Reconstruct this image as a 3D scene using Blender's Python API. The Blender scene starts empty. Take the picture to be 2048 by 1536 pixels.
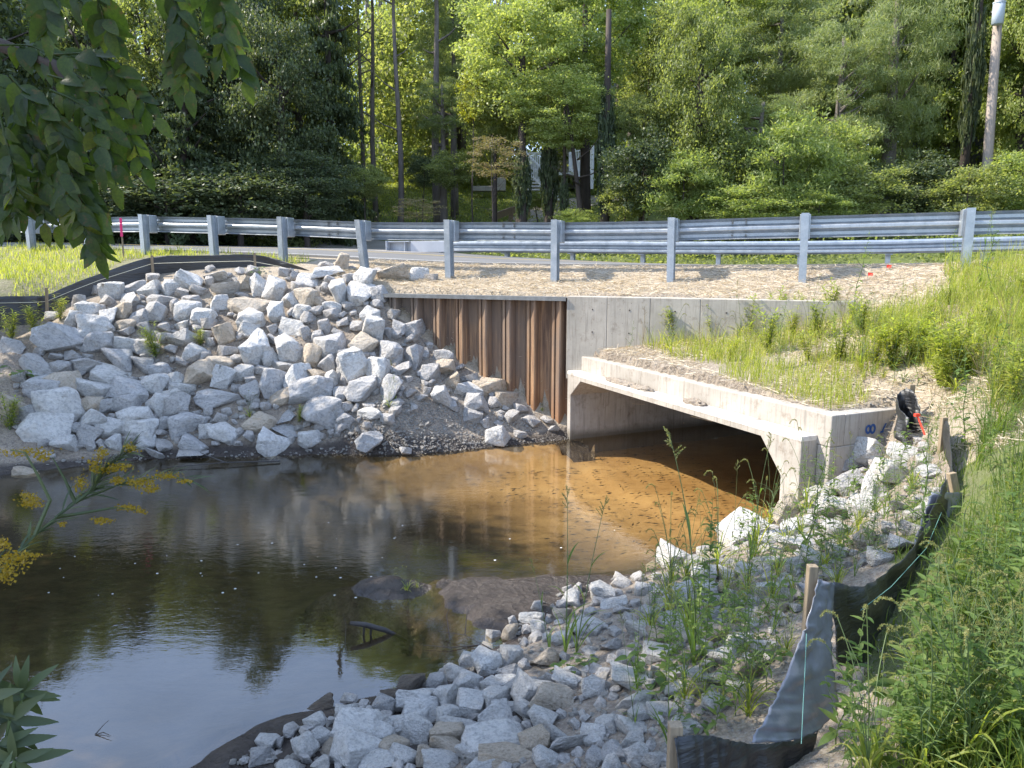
import bpy, bmesh, math, random
import numpy as np
from mathutils import Vector, Matrix, noise as mnoise
R = math.radians
sc = bpy.context.scene
COL = sc.collection

# ------------------------------------------------------------ camera, light
H = 2.65; PITCH = R(9.37); F = 1490.0
cam = bpy.data.cameras.new('camera'); cam_o = bpy.data.objects.new('camera', cam); COL.objects.link(cam_o)
cam.sensor_width = 36; cam.lens = 36 * F / 2048; cam.clip_end = 1000; cam.clip_start = 0.05
cam_o.location = (0, 0, H); cam_o.rotation_euler = (math.pi / 2 - PITCH, 0, 0)
sc.camera = cam_o
SUN_EL = R(45); SUN_V = Vector((-0.98 * math.cos(SUN_EL), 0.17 * math.cos(SUN_EL), math.sin(SUN_EL))).normalized()
sun = bpy.data.lights.new('sun', 'SUN'); sun.energy = 4.8; sun.angle = R(0.55); sun.color = (1.0, 0.93, 0.82)
sun_o = bpy.data.objects.new('sun', sun); COL.objects.link(sun_o)
sun_o.rotation_euler = SUN_V.to_track_quat('Z', 'Y').to_euler()
w = bpy.data.worlds.new('World'); sc.world = w; w.use_nodes = True
wn = w.node_tree; wn.nodes.clear()
def wnew(t): return wn.nodes.new(t)
sky = wnew('ShaderNodeTexSky'); sky.sky_type = 'NISHITA'; sky.sun_disc = False
sky.sun_elevation = SUN_EL; sky.sun_rotation = math.atan2(SUN_V.x, SUN_V.y)
tc = wnew('ShaderNodeTexCoord'); mp = wnew('ShaderNodeMapping'); mp.inputs['Scale'].default_value = (1, 1, 2.5)
nz = wnew('ShaderNodeTexNoise'); nz.inputs['Scale'].default_value = 2.2; nz.inputs['Detail'].default_value = 6
cr = wnew('ShaderNodeMapRange'); cr.inputs[1].default_value = 0.42; cr.inputs[2].default_value = 0.72
cr.inputs[3].default_value = 0.25; cr.inputs[4].default_value = 0.85
mx = wnew('ShaderNodeMix'); mx.data_type = 'RGBA'; mx.inputs[7].default_value = (6.6, 8.8, 13.5, 1)
bg = wnew('ShaderNodeBackground'); bg.inputs['Strength'].default_value = 0.13; wo = wnew('ShaderNodeOutputWorld')
wn.links.new(tc.outputs['Generated'], mp.inputs[0]); wn.links.new(mp.outputs[0], nz.inputs['Vector'])
wn.links.new(nz.outputs['Fac'], cr.inputs[0]); wn.links.new(cr.outputs[0], mx.inputs[0])
wn.links.new(sky.outputs[0], mx.inputs[6]); wn.links.new(mx.outputs[2], bg.inputs[0]); wn.links.new(bg.outputs[0], wo.inputs[0])
sc.view_settings.view_transform = 'Standard'; sc.view_settings.look = 'None'
sc.view_settings.exposure = 1.05; sc.view_settings.gamma = 1
try:
    sc.render.engine = 'CYCLES'
    sc.cycles.max_bounces = 8; sc.cycles.transparent_max_bounces = 12; sc.cycles.diffuse_bounces = 3
    sc.cycles.transmission_bounces = 4; sc.cycles.glossy_bounces = 3
except Exception: pass

# ------------------------------------------------------------ helpers
rng = random.Random(7); nr = np.random.RandomState(11)
def ray(px, py):
    u = (px - 1024) / F; v = (768 - py) / F
    return (u, math.cos(PITCH) + v * math.sin(PITCH), -math.sin(PITCH) + v * math.cos(PITCH))
def Dp(px, py, d):
    a, b, c = ray(px, py); t = d / b
    return Vector((a * t, d, H + c * t))
def Zp(px, py, z):
    a, b, c = ray(px, py); t = (z - H) / c
    return Vector((a * t, b * t, z))
def tag(o, label=None, cat=None, group=None, kind=None):
    if label: o['label'] = label
    if cat: o['category'] = cat
    if group: o['group'] = group
    if kind: o['kind'] = kind
    return o
def empty(name, loc=(0, 0, 0), rz=0):
    o = bpy.data.objects.new(name, None); COL.objects.link(o); o.location = loc; o.rotation_euler = (0, 0, rz)
    o.empty_display_size = 0.1; return o
def link(name, me, mat, parent=None):
    if mat is not None:
        me.materials.clear()
        for m in (mat if isinstance(mat, (list, tuple)) else [mat]): me.materials.append(m)
    o = bpy.data.objects.new(name, me); COL.objects.link(o)
    if parent is not None: o.parent = parent
    return o
def copy_tree(o, parent=None):
    c = o.copy(); COL.objects.link(c); c.parent = parent
    for ch in [x for x in list(KIDS.get(o.name, []))]: copy_tree(ch, c)
    return c
KIDS = {}
def reg(o):
    if o.parent is not None: KIDS.setdefault(o.parent.name, []).append(o)
    return o
def np_mesh(name, V, Fc, smooth=False):
    V = np.asarray(V, dtype=np.float32); Fc = np.asarray(Fc, dtype=np.int32)
    me = bpy.data.meshes.new(name); k = Fc.shape[1]
    me.vertices.add(len(V)); me.vertices.foreach_set('co', V.ravel())
    me.loops.add(Fc.size); me.loops.foreach_set('vertex_index', Fc.ravel())
    me.polygons.add(len(Fc)); me.polygons.foreach_set('loop_start', np.arange(0, Fc.size, k, dtype=np.int32))
    me.polygons.foreach_set('loop_total', np.full(len(Fc), k, dtype=np.int32))
    if smooth: me.polygons.foreach_set('use_smooth', np.ones(len(Fc), dtype=bool))
    me.update(calc_edges=True); return me
class MB:
    def __init__(s): s.v = []; s.f = []
    def add(s, vs, fs):
        n = len(s.v); s.v += [tuple(v) for v in vs]; s.f += [tuple(n + i for i in f) for f in fs]
    def box(s, c, half, rz=0, M=None):
        vs = []
        for x in (-1, 1):
            for y in (-1, 1):
                for z in (-1, 1):
                    p = Vector((x * half[0], y * half[1], z * half[2]))
                    if M is not None: p = M @ p
                    elif rz: p = Matrix.Rotation(rz, 3, 'Z') @ p
                    vs.append(p + Vector(c))
        s.add(vs, [(0, 1, 3, 2), (4, 6, 7, 5), (0, 4, 5, 1), (2, 3, 7, 6), (0, 2, 6, 4), (1, 5, 7, 3)])
    def prism(s, poly, z0, z1):
        n = len(poly)
        s.add([(p[0], p[1], z0) for p in poly] + [(p[0], p[1], z1) for p in poly],
              [tuple(range(n - 1, -1, -1)), tuple(range(n, 2 * n))] + [(i, (i + 1) % n, n + (i + 1) % n, n + i) for i in range(n)])
    def bar(s, a, b, w, d, up=(0, 0, 1)):
        a = Vector(a); b = Vector(b); t = (b - a).normalized(); up = Vector(up)
        if abs(t.dot(up)) > .95: up = Vector((0, 1, 0))
        sx = t.cross(up).normalized() * w / 2; sy = t.cross(sx).normalized() * d / 2
        s.add([a - sx - sy, a + sx - sy, a + sx + sy, a - sx + sy, b - sx - sy, b + sx - sy, b + sx + sy, b - sx + sy],
              [(3, 2, 1, 0), (4, 5, 6, 7), (0, 1, 5, 4), (1, 2, 6, 5), (2, 3, 7, 6), (3, 0, 4, 7)])
    def tube(s, pts, rs, n=7, cap=True):
        pts = [Vector(p) for p in pts]
        if not isinstance(rs, (list, tuple)): rs = [rs] * len(pts)
        vs = []; fs = []; ref = Vector((0.31, 0.17, 0.93))
        for i, p in enumerate(pts):
            t = (pts[min(i + 1, len(pts) - 1)] - pts[max(i - 1, 0)])
            if t.length < 1e-9: t = Vector((0, 0, 1))
            t.normalize(); r0 = ref if abs(t.dot(ref)) < .97 else Vector((1, 0, 0))
            a = t.cross(r0).normalized(); b = t.cross(a)
            for k in range(n):
                th = 2 * math.pi * k / n
                vs.append(p + (a * math.cos(th) + b * math.sin(th)) * rs[i])
        for i in range(len(pts) - 1):
            for k in range(n):
                fs.append((i * n + k, i * n + (k + 1) % n, (i + 1) * n + (k + 1) % n, (i + 1) * n + k))
        if cap: fs.append(tuple(range(n - 1, -1, -1))); fs.append(tuple((len(pts) - 1) * n + k for k in range(n)))
        s.add(vs, fs)
    def leaf(s, base, d, nrm, L, W, fold=.25, droop=.15, ns=4):
        d = Vector(d).normalized(); nrm = Vector(nrm); side = d.cross(nrm)
        if side.length < 1e-4: side = d.cross(Vector((1, 0, 0)))
        side.normalize(); nrm = side.cross(d).normalized()
        vs = []; fs = []
        for i in range(ns + 1):
            q = i / ns; wd = W / 2 * math.sin(math.pi * min(1, q ** .75)) ** .8 if 0 < i < ns else 0.0004
            c = Vector(base) + d * L * q - nrm * droop * L * q * q
            vs += [c - side * wd + nrm * wd * fold, c, c + side * wd + nrm * wd * fold]
        for i in range(ns):
            a = i * 3; fs += [(a, a + 1, a + 4, a + 3), (a + 1, a + 2, a + 5, a + 4)]
        s.add(vs, fs)
    def build(s, name, mat, parent=None, smooth=False):
        me = bpy.data.meshes.new(name); me.from_pydata(s.v, [], s.f); me.update()
        if smooth: me.polygons.foreach_set('use_smooth', [True] * len(me.polygons))
        return reg(link(name, me, mat, parent))

# ------------------------------------------------------------ materials
def new_mat(name):
    m = bpy.data.materials.new(name); m.use_nodes = True; nt = m.node_tree; nt.nodes.clear()
    out = nt.nodes.new('ShaderNodeOutputMaterial'); return m, nt, out
class NT:
    def __init__(s, nt): s.nt = nt
    def n(s, t, **kw):
        o = s.nt.nodes.new(t)
        for k, v in kw.items():
            if k in o.inputs: o.inputs[k].default_value = v
            else: setattr(o, k, v)
        return o
    def l(s, a, b): s.nt.links.new(a, b)
    def coord(s, kind='Object', scale=(1, 1, 1)):
        t = s.n('ShaderNodeTexCoord'); m = s.n('ShaderNodeMapping'); m.inputs['Scale'].default_value = scale
        s.l(t.outputs[kind], m.inputs[0]); return m.outputs[0]
    def noise(s, vec, scale, detail=5, rough=.6):
        o = s.n('ShaderNodeTexNoise'); o.inputs['Scale'].default_value = scale; o.inputs['Detail'].default_value = detail
        o.inputs['Roughness'].default_value = rough
        if vec is not None: s.l(vec, o.inputs['Vector'])
        return o.outputs['Fac']
    def ramp(s, fac, stops):
        r = s.n('ShaderNodeValToRGB'); e = r.color_ramp.elements
        while len(e) < len(stops): e.new(0.5)
        for i, (p, c) in enumerate(stops): e[i].position = p; e[i].color = (*c, 1)
        s.l(fac, r.inputs[0]); return r.outputs[0]
    def mr(s, fac, a, b, c=0., d=1.):
        r = s.n('ShaderNodeMapRange'); r.inputs[1].default_value = a; r.inputs[2].default_value = b
        r.inputs[3].default_value = c; r.inputs[4].default_value = d; s.l(fac, r.inputs[0]); return r.outputs[0]
    def mix(s, fac, a, b, blend='MIX'):
        m = s.n('ShaderNodeMix', data_type='RGBA', blend_type=blend)
        for sock, v in ((m.inputs[0], fac), (m.inputs[6], a), (m.inputs[7], b)):
            if isinstance(v, (int, float)): sock.default_value = v
            elif isinstance(v, tuple): sock.default_value = (*v, 1)
            else: s.l(v, sock)
        return m.outputs[2]
    def math(s, op, a, b=0.0):
        m = s.n('ShaderNodeMath', operation=op)
        for sock, v in ((m.inputs[0], a), (m.inputs[1], b)):
            if isinstance(v, (int, float)): sock.default_value = v
            else: s.l(v, sock)
        return m.outputs[0]
    def bump(s, h, strength=.5, dist=.02, nrm=None):
        b = s.n('ShaderNodeBump'); b.inputs['Strength'].default_value = strength; b.inputs['Distance'].default_value = dist
        s.l(h, b.inputs['Height'])
        if nrm is not None: s.l(nrm, b.inputs['Normal'])
        return b.outputs[0]
    def pbsdf(s, out, col, rough=.8, metal=0, nrm=None, spec=.3):
        p = s.n('ShaderNodeBsdfPrincipled')
        for sock, v in ((p.inputs['Base Color'], col), (p.inputs['Roughness'], rough), (p.inputs['Metallic'], metal)):
            if isinstance(v, (int, float)): sock.default_value = v
            elif isinstance(v, tuple): sock.default_value = (*v, 1)
            else: s.l(v, sock)
        p.inputs['Specular IOR Level'].default_value = spec
        if nrm is not None: s.l(nrm, p.inputs['Normal'])
        s.l(p.outputs[0], out.inputs['Surface']); return p

def leaf_mat(name, c1, c2, c3=None, trans=.45, rough=.5, tcol=None, spec=.35, shine=True):
    m, nt, out = new_mat(name); t = NT(nt)
    g = t.n('ShaderNodeNewGeometry'); oi = t.n('ShaderNodeObjectInfo')
    rnd = t.math('ADD', t.math('MULTIPLY', g.outputs['Random Per Island'], .75), t.math('MULTIPLY', oi.outputs['Random'], .25))
    stops = [(0, c1), (.6, c2), (1, c3 or c2)]
    col = t.ramp(rnd, stops)
    p = t.n('ShaderNodeBsdfPrincipled'); t.l(col, p.inputs['Base Color']); p.inputs['Roughness'].default_value = rough
    p.inputs['Specular IOR Level'].default_value = spec
    tr = t.n('ShaderNodeBsdfTranslucent')
    tint = tcol or (1.0, 1.0, .45)
    t.l(t.mix(1.0, t.mix(1.0, col, (2.2, 2.2, 2.2), 'MULTIPLY'), tint, 'MULTIPLY'), tr.inputs[0])
    ms = t.n('ShaderNodeMixShader'); ms.inputs[0].default_value = trans
    t.l(p.outputs[0], ms.inputs[1]); t.l(tr.outputs[0], ms.inputs[2]); t.l(ms.outputs[0], out.inputs['Surface'])
    return m
M = {}
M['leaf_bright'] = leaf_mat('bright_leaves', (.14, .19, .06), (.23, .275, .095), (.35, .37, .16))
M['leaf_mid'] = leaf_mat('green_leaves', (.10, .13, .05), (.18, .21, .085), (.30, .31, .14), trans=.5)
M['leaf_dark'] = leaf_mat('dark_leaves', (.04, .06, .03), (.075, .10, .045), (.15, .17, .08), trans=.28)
M['leaf_yellow'] = leaf_mat('yellow_leaves', (.16, .19, .03), (.24, .24, .03), (.3, .26, .04), trans=.45)
M['leaf_pink'] = leaf_mat('pinkish_leaves', (.12, .14, .05), (.20, .16, .09), (.30, .22, .17), trans=.3)
M['needles'] = leaf_mat('pine_needles', (.12, .155, .065), (.19, .23, .10), (.28, .30, .15), trans=.4)
M['grass'] = leaf_mat('grass_blades', (.14, .18, .035), (.25, .29, .06), (.42, .38, .14), trans=.5)
M['grass_dark'] = leaf_mat('shaded_grass_blades', (.06, .10, .024), (.11, .16, .036), (.24, .27, .06), trans=.45)
M['weed'] = leaf_mat('weed_leaves', (.07, .125, .03), (.13, .19, .05), (.22, .27, .09), trans=.5)
M['seed'] = leaf_mat('seed_heads', (.14, .14, .05), (.22, .22, .08), (.28, .25, .1), trans=.3)
M['straw'] = leaf_mat('straw', (.40, .33, .23), (.54, .47, .36), (.70, .65, .54), trans=.15, tcol=(1, .9, .7))
M['walnut'] = leaf_mat('walnut_leaflets', (.028, .055, .014), (.06, .095, .016), (.13, .15, .018), trans=.58, rough=.42, spec=.5)
M['flower'] = leaf_mat('goldenrod_flowers', (.15, .12, .006), (.24, .175, .007), (.16, .11, .01), trans=.3, tcol=(1, .9, .3))

def spotted(m):
    nt = m.node_tree; t = NT(nt); p = next(n for n in nt.nodes if n.type == 'BSDF_PRINCIPLED'); tr = next(n for n in nt.nodes if n.type == 'BSDF_TRANSLUCENT')
    v = t.coord('Object'); n = t.mr(t.noise(v, 45, 5, .7), .58, .66, 0, .8); vn = t.mr(t.noise(v, 160, 3, .6), .4, .62, 0, .35)
    for sk in (p.inputs['Base Color'], tr.inputs[0]):
        src = sk.links[0].from_socket; t.l(t.mix(n, t.mix(vn, src, (.02, .045, .012)), (.16, .11, .03)), sk)
    t.l(t.bump(t.noise(v, 130, 3, .5), .5, .002), p.inputs['Normal'])
spotted(M['walnut'])
def simple(name, col, rough=.7, metal=0, var=.25, scale=20, bump=.2, spec=.3, stretch=(1, 1, 1)):
    m, nt, out = new_mat(name); t = NT(nt); v = t.coord('Object', stretch)
    n = t.noise(v, scale, 6); n2 = t.noise(v, scale * .15, 4)
    c = t.mix(t.mr(n, .3, .7), tuple(x * (1 - var) for x in col), tuple(min(1, x * (1 + var)) for x in col))
    c = t.mix(t.mr(n2, .35, .65, 0, .5), c, tuple(x * (1 - var) * .9 for x in col))
    t.pbsdf(out, c, rough, metal, t.bump(n, bump, .01), spec); return m
M['bark'] = simple('pine_bark', (.17, .145, .125), .9, var=.4, scale=9, bump=.8, stretch=(1, 1, .25))
M['bark_dark'] = simple('dark_bark', (.07, .055, .045), .9, var=.4, scale=9, bump=.8, stretch=(1, 1, .25))
M['wood'] = simple('weathered_stake_wood', (.29, .225, .15), .8, var=.3, scale=30, bump=.3, stretch=(3, 3, .3))
M['wood_rail'] = simple('wooden_rail_boards', (.30, .22, .15), .8, var=.25, scale=14, bump=.3, stretch=(.3, 3, 3))
M['pole'] = simple('utility_pole_wood', (.34, .28, .23), .9, var=.3, scale=14, bump=.4, stretch=(3, 3, .2))
M['white'] = simple('white_painted_wood', (.8, .8, .8), .6, var=.05, scale=10, bump=.05)
M['siding'] = simple('pale_siding', (.62, .62, .60), .7, var=.08, scale=5, bump=.1)
M['roof'] = simple('grey_roof', (.34, .35, .37), .85, var=.2, scale=20, bump=.3)
M['grey_siding'] = simple('weathered_siding', (.16, .16, .16), .85, var=.3, scale=20, bump=.3, stretch=(.3, .3, 4))
M['glass'] = simple('window_glass', (.03, .035, .04), .1, var=.1, scale=2, bump=.0, spec=.8)
M['pink'] = simple('pink_ribbon', (.85, .06, .22), .6, var=.1, bump=.1)
M['red'] = simple('red_ribbon', (.8, .07, .04), .6, var=.1, bump=.1)
M['twig'] = simple('wet_dead_wood', (.035, .028, .024), .5, var=.4, scale=25, bump=.5, spec=.5)
M['paint_blue'] = simple('blue_spray_paint', (.03, .09, .28), .6, var=.2, scale=30, bump=.1)
M['string'] = simple('reinforcing_thread', (.16, .34, .29), .6, var=.1)
M['foam'] = simple('foam_bubbles', (.75, .75, .72), .5, var=.1)
M['cream'] = simple('pale_string', (.7, .66, .5), .6, var=.1)
M['can'] = simple('transformer_grey', (.45, .5, .54), .5, var=.08, bump=.05)
M['stem'] = simple('green_stems', (.10, .14, .05), .6, var=.2, bump=.1)
M['dry_stem'] = simple('dry_stems', (.25, .19, .10), .7, var=.2, bump=.1)
M['terminal'] = simple('terminal_grey_steel', (.5, .52, .55), .5, metal=.3, var=.1, bump=.1)
M['white_metal'] = simple('white_panel', (.45, .46, .48), .5, var=.05, bump=.05)

def galv():
    m, nt, out = new_mat('galvanised_steel'); t = NT(nt); v = t.coord('Object')
    vo = t.n('ShaderNodeTexVoronoi'); vo.inputs['Scale'].default_value = 40; t.l(v, vo.inputs['Vector'])
    n = t.noise(t.coord('Object', (1, 1, 1)), 6, 6); n3 = t.noise(t.coord('Object', (1, 1, .15)), 18, 5)
    c = t.mix(t.mr(n, .3, .7), (.36, .39, .42), (.56, .58, .60))
    c = t.mix(t.math('MULTIPLY', vo.outputs['Distance'], .5), c, (.3, .34, .36))
    c = t.mix(t.mr(n3, .6, .8, 0, .55), c, (.22, .23, .22))
    t.pbsdf(out, c, t.mr(n, .3, .7, .34, .52), .75, t.bump(n, .06, .01), .5); return m
M['galv'] = galv()
def fabric():
    m, nt, out = new_mat('black_silt_fabric'); t = NT(nt); v = t.coord('Object')
    n = t.noise(v, 3, 5); wv = t.noise(t.coord('Object', (1, 1, 1)), 260, 2)
    n2 = t.noise(t.coord('Object', (1, 1, 7)), 5, 4)
    c = t.mix(t.mr(n, .3, .7), (.006, .0065, .008), (.014, .015, .018))
    c = t.mix(t.mr(n2, .55, .75, 0, .35), c, (.10, .09, .07))
    t.pbsdf(out, c, t.mr(n, .3, .7, .42, .58), 0, t.bump(wv, .25, .002, t.bump(n2, .5, .03)), .9).inputs['Coat Weight'].default_value = .0; return m
M['fabric'] = fabric()
M['fabric_sheen'] = simple('sky_sheen_silt_fabric', (.15, .155, .18), .30, var=.25, scale=8, bump=.35, spec=1.0, stretch=(2, 2, .5))  # black silt fabric again, sky sheen put into a greyer base colour
def concrete(name, base, dark, streak=.6, pit=1.):
    m, nt, out = new_mat(name); t = NT(nt); v = t.coord('Object')
    n = t.noise(v, 2.2, 8, .65); n2 = t.noise(v, 40, 4); st = t.noise(t.coord('Object', (9, 9, .55)), 2.6, 6, .7)
    c = t.mix(t.mr(n, .3, .7), dark, base)
    c = t.mix(t.mr(st, .52, .75, 0, streak), c, tuple(x * .48 for x in dark))
    c = t.mix(t.mr(t.noise(v, 5.5, 7, .75), .54, .70, 0, .7), c, (.19, .15, .11)); c = t.mix(t.mr(t.noise(t.coord('Object', (22, 22, .8)), 2.2, 5, .7), .56, .7, 0, streak * .7), c, (.14, .11, .085))
    sz = t.n('ShaderNodeSeparateXYZ'); t.l(v, sz.inputs[0]); c = t.mix(t.mr(t.math('ADD', sz.outputs[2], t.mr(n, 0, 1, -.06, .06)), .04, .16, .75, 0), c, (.09, .075, .05)); vo = t.n('ShaderNodeTexVoronoi'); vo.inputs['Scale'].default_value = 9; t.l(v, vo.inputs['Vector'])
    c = t.mix(t.mr(vo.outputs['Distance'], .03, .07, .75 * pit, 0), c, (.06, .05, .045))
    t.pbsdf(out, c, .88, 0, t.bump(n2, .25, .006, t.bump(n, .3, .02)), .2); return m
M['conc_wall'] = concrete('old_headwall_concrete', (.47, .42, .35), (.33, .30, .25))
M['conc_box'] = concrete('culvert_concrete', (.45, .41, .36), (.32, .29, .25), .8, .6)
M['conc_ledge'] = concrete('pale_ledge_concrete', (.66, .62, .57), (.55, .51, .46), .3, .3)  # ledge slab, paler and less streaked than the rest of the box
def rust():
    m, nt, out = new_mat('rusty_sheet_steel'); t = NT(nt); v = t.coord('Object', (7, 7, .35))
    n = t.noise(v, 2.4, 7, .7); n2 = t.noise(t.coord('Object'), 14, 6); g = t.noise(t.coord('Object', (1, 1, .5)), 1.7, 3)
    c = t.ramp(n, [(.28, (.05, .035, .028)), (.45, (.20, .12, .075)), (.6, (.40, .24, .13)), (.78, (.62, .42, .25))])
    c = t.mix(t.mr(g, .42, .62, 0, .75), c, (.20, .15, .115))
    sx = t.n('ShaderNodeSeparateXYZ'); t.l(t.coord('Object'), sx.inputs[0])
    c = t.mix(t.mr(sx.outputs[2], .9, .0, 0, .5), c, (.42, .17, .05))
    c = t.mix(t.mr(sx.outputs[0], -.6, -2.0, 0, .8), c, (.17, .15, .13))
    t.pbsdf(out, c, .8, 0, t.bump(n2, .4, .01), .3); return m
M['rust'] = rust()
M['cap'] = simple('grey_steel_cap', (.24, .24, .23), .6, metal=.3, var=.25, scale=12, bump=.2)
def rockm(name, a, b, spk, tan, wet=False, k=1):
    m, nt, out = new_mat(name); t = NT(nt); v = t.coord('Object', (k, k, k)); oi = t.n('ShaderNodeObjectInfo')
    ad = t.n('ShaderNodeVectorMath', operation='ADD'); t.l(v, ad.inputs[0])
    mu = t.n('ShaderNodeVectorMath', operation='SCALE'); mu.inputs[0].default_value = (37, 11, 23); t.l(oi.outputs['Random'], mu.inputs['Scale'])
    t.l(mu.outputs[0], ad.inputs[1]); v = ad.outputs[0]
    n = t.noise(v, 1.3, 7, .7); n2 = t.noise(v, 6, 6, .7); n3 = t.noise(v, 2.6, 3, .5)
    c = t.mix(t.mr(n, .3, .68), a, b)
    c = t.mix(t.mr(oi.outputs['Random'], 0, 1, 0, .28), c, tan)
    c = t.mix(t.mr(n2, .48, .66, 0, .75), c, spk)
    c = t.mix(t.mr(t.noise(v, 17, 4, .7), .56, .68, 0, .6), c, spk)
    c = t.mix(t.mr(n3, .56, .68, 0, .4), c, tan); c = t.mix(t.mr(t.noise(v, 1.9, 6, .8), .55, .70, 0, .55), c, (.25, .20, .145))
    h = t.math('ADD', t.math('MULTIPLY', n, 1.0), t.math('MULTIPLY', n2, .35))
    t.pbsdf(out, c, .35 if wet else .85, 0, t.bump(h, .9, .12), .5 if wet else .25); return m
M['rock_white'] = rockm('white_limestone', (.58, .56, .53), (.80, .78, .74), (.34, .33, .32), (.56, .50, .42))
M['rock_grey'] = rockm('grey_limestone', (.40, .39, .38), (.64, .62, .60), (.22, .22, .22), (.44, .39, .33))
M['rock_tan'] = rockm('tan_limestone', (.50, .43, .34), (.63, .55, .45), (.30, .25, .19), (.55, .40, .25))
M['gravel'] = rockm('gravel_stone', (.34, .32, .29), (.50, .47, .43), (.22, .21, .19), (.40, .33, .25), k=14)
M['small_rock'] = rockm('small_limestone_rocks', (.42, .40, .38), (.66, .63, .60), (.26, .25, .24), (.42, .35, .27), k=8)
M['rock_wet'] = rockm('wet_brown_rock', (.10, .08, .065), (.17, .14, .11), (.06, .05, .045), (.15, .11, .07), True)

def groundm():
    m, nt, out = new_mat('ground_soil'); t = NT(nt); v = t.coord('Object')
    at = t.n('ShaderNodeVertexColor'); at.layer_name = 'zone'; sp = t.n('ShaderNodeSeparateColor'); t.l(at.outputs[0], sp.inputs[0])
    n = t.noise(v, 1.1, 7, .65); n2 = t.noise(v, 28, 6, .75); n3 = t.noise(v, 7, 6, .7)
    vo = t.n('ShaderNodeTexVoronoi'); vo.inputs['Scale'].default_value = 55; t.l(v, vo.inputs['Vector'])
    vo2 = t.n('ShaderNodeTexVoronoi'); vo2.inputs['Scale'].default_value = 24; t.l(v, vo2.inputs['Vector'])
    dirt = t.mix(t.mr(n, .35, .65), (.24, .19, .14), (.36, .30, .23))
    dirt = t.mix(t.mr(vo.outputs['Distance'], .1, .6, .5, 0), dirt, (.44, .41, .37))
    dirt = t.mix(t.mr(n2, .45, .6, 0, .7), dirt, (.15, .12, .10))
    straw = t.mix(t.mr(n3, .3, .7), (.34, .28, .20), (.47, .40, .31))
    straw = t.mix(t.mr(n2, .5, .66, 0, .6), straw, (.25, .17, .10))
    grassc = t.mix(t.mr(n3, .3, .7), (.07, .10, .025), (.15, .17, .05))
    mud = t.mix(t.mr(n3, .3, .7), (.030, .024, .021), (.075, .060, .050))
    f = lambda ch, k: t.mr(t.math('ADD', ch, t.mr(n3, 0, 1, -.22, .22)), .35, .65)
    c = t.mix(f(sp.outputs[0], 0), dirt, straw); c = t.mix(f(sp.outputs[1], 0), c, grassc); c = t.mix(f(sp.outputs[2], 0), c, mud)
    h = t.math('ADD', t.math('MULTIPLY', n2, .6), t.math('ADD', t.math('MULTIPLY', n3, 1.2), t.math('MULTIPLY', vo2.outputs['Distance'], .5)))
    t.pbsdf(out, c, t.mr(sp.outputs[2], .3, .8, .95, .27), 0, t.bump(h, .9, .035), .35); return m
M['ground'] = groundm()
def bedm():
    m, nt, out = new_mat('sandy_stream_bed'); t = NT(nt); v = t.coord('Object')
    n = t.noise(v, 1.0, 6, .6); n2 = t.noise(t.coord('Object', (1, 2.2, 1)), 5, 6, .7); n3 = t.noise(v, 60, 3)
    sx = t.n('ShaderNodeSeparateXYZ'); t.l(v, sx.inputs[0])
    c = t.mix(t.mr(n, .35, .65), (.34, .225, .11), (.50, .36, .19))
    c = t.mix(t.mr(n2, .52, .72, 0, .55), c, (.17, .10, .045))
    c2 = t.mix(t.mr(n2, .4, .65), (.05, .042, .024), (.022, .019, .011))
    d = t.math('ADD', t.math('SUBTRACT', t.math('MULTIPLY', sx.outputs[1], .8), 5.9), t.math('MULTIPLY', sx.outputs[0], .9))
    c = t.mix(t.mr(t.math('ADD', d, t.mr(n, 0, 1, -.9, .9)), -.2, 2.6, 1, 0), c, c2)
    t.pbsdf(out, c, .9, 0, t.bump(n3, .3, .01, t.bump(n2, .4, .04)), .2); return m
M['bed'] = bedm()
def waterm():
    m, nt, out = new_mat('stream_water'); t = NT(nt)
    n = t.noise(t.coord('Object', (1.0, 1.7, 1)), 7, 3, .5); n2 = t.noise(t.coord('Object', (1.0, 2.6, 1)), 21, 2, .5)
    big = t.noise(t.coord('Object'), .45, 3, .5)
    sx = t.n('ShaderNodeSeparateXYZ'); t.l(t.coord('Object'), sx.inputs[0])
    far = t.mr(sx.outputs[1], 3.8, 7.5, .10, 1.0)
    h = t.math('MULTIPLY', t.math('ADD', n, t.math('MULTIPLY', n2, .38)), t.math('MULTIPLY', t.mr(big, .35, .62, .25, 1.0), far))
    nb = t.bump(h, .20, .013)
    ge = t.n('ShaderNodeNewGeometry'); fr = t.n('ShaderNodeFresnel'); t.l(t.mr(ge.outputs['Backfacing'], 0, 1, 2.15, 1 / 2.15), fr.inputs['IOR']); t.l(nb, fr.inputs['Normal'])
    gl = t.n('ShaderNodeBsdfGlossy'); gl.inputs['Roughness'].default_value = .015; t.l(nb, gl.inputs['Normal'])
    tr = t.n('ShaderNodeBsdfTransparent'); tr.inputs[0].default_value = (.90, .82, .66, 1)
    ms = t.n('ShaderNodeMixShader'); t.l(fr.outputs[0], ms.inputs[0]); t.l(tr.outputs[0], ms.inputs[1]); t.l(gl.outputs[0], ms.inputs[2])
    t.l(ms.outputs[0], out.inputs['Surface']); return m
M['water'] = waterm()
def asphalt(name, c0, c1):
    m, nt, out = new_mat(name); t = NT(nt); v = t.coord('Object')
    n = t.noise(v, 60, 4); n2 = t.noise(v, .7, 5)
    c = t.mix(t.mr(n, .3, .7), c0, c1); c = t.mix(t.mr(n2, .4, .7, 0, .4), c, tuple(x * 1.4 for x in c1))
    t.pbsdf(out, c, .85, 0, t.bump(n, .4, .01), .3); return m
M['asphalt'] = asphalt('road_asphalt', (.10, .10, .10), (.17, .165, .16))
M['drive'] = asphalt('pale_drive_surface', (.22, .20, .17), (.32, .29, .26))

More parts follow.
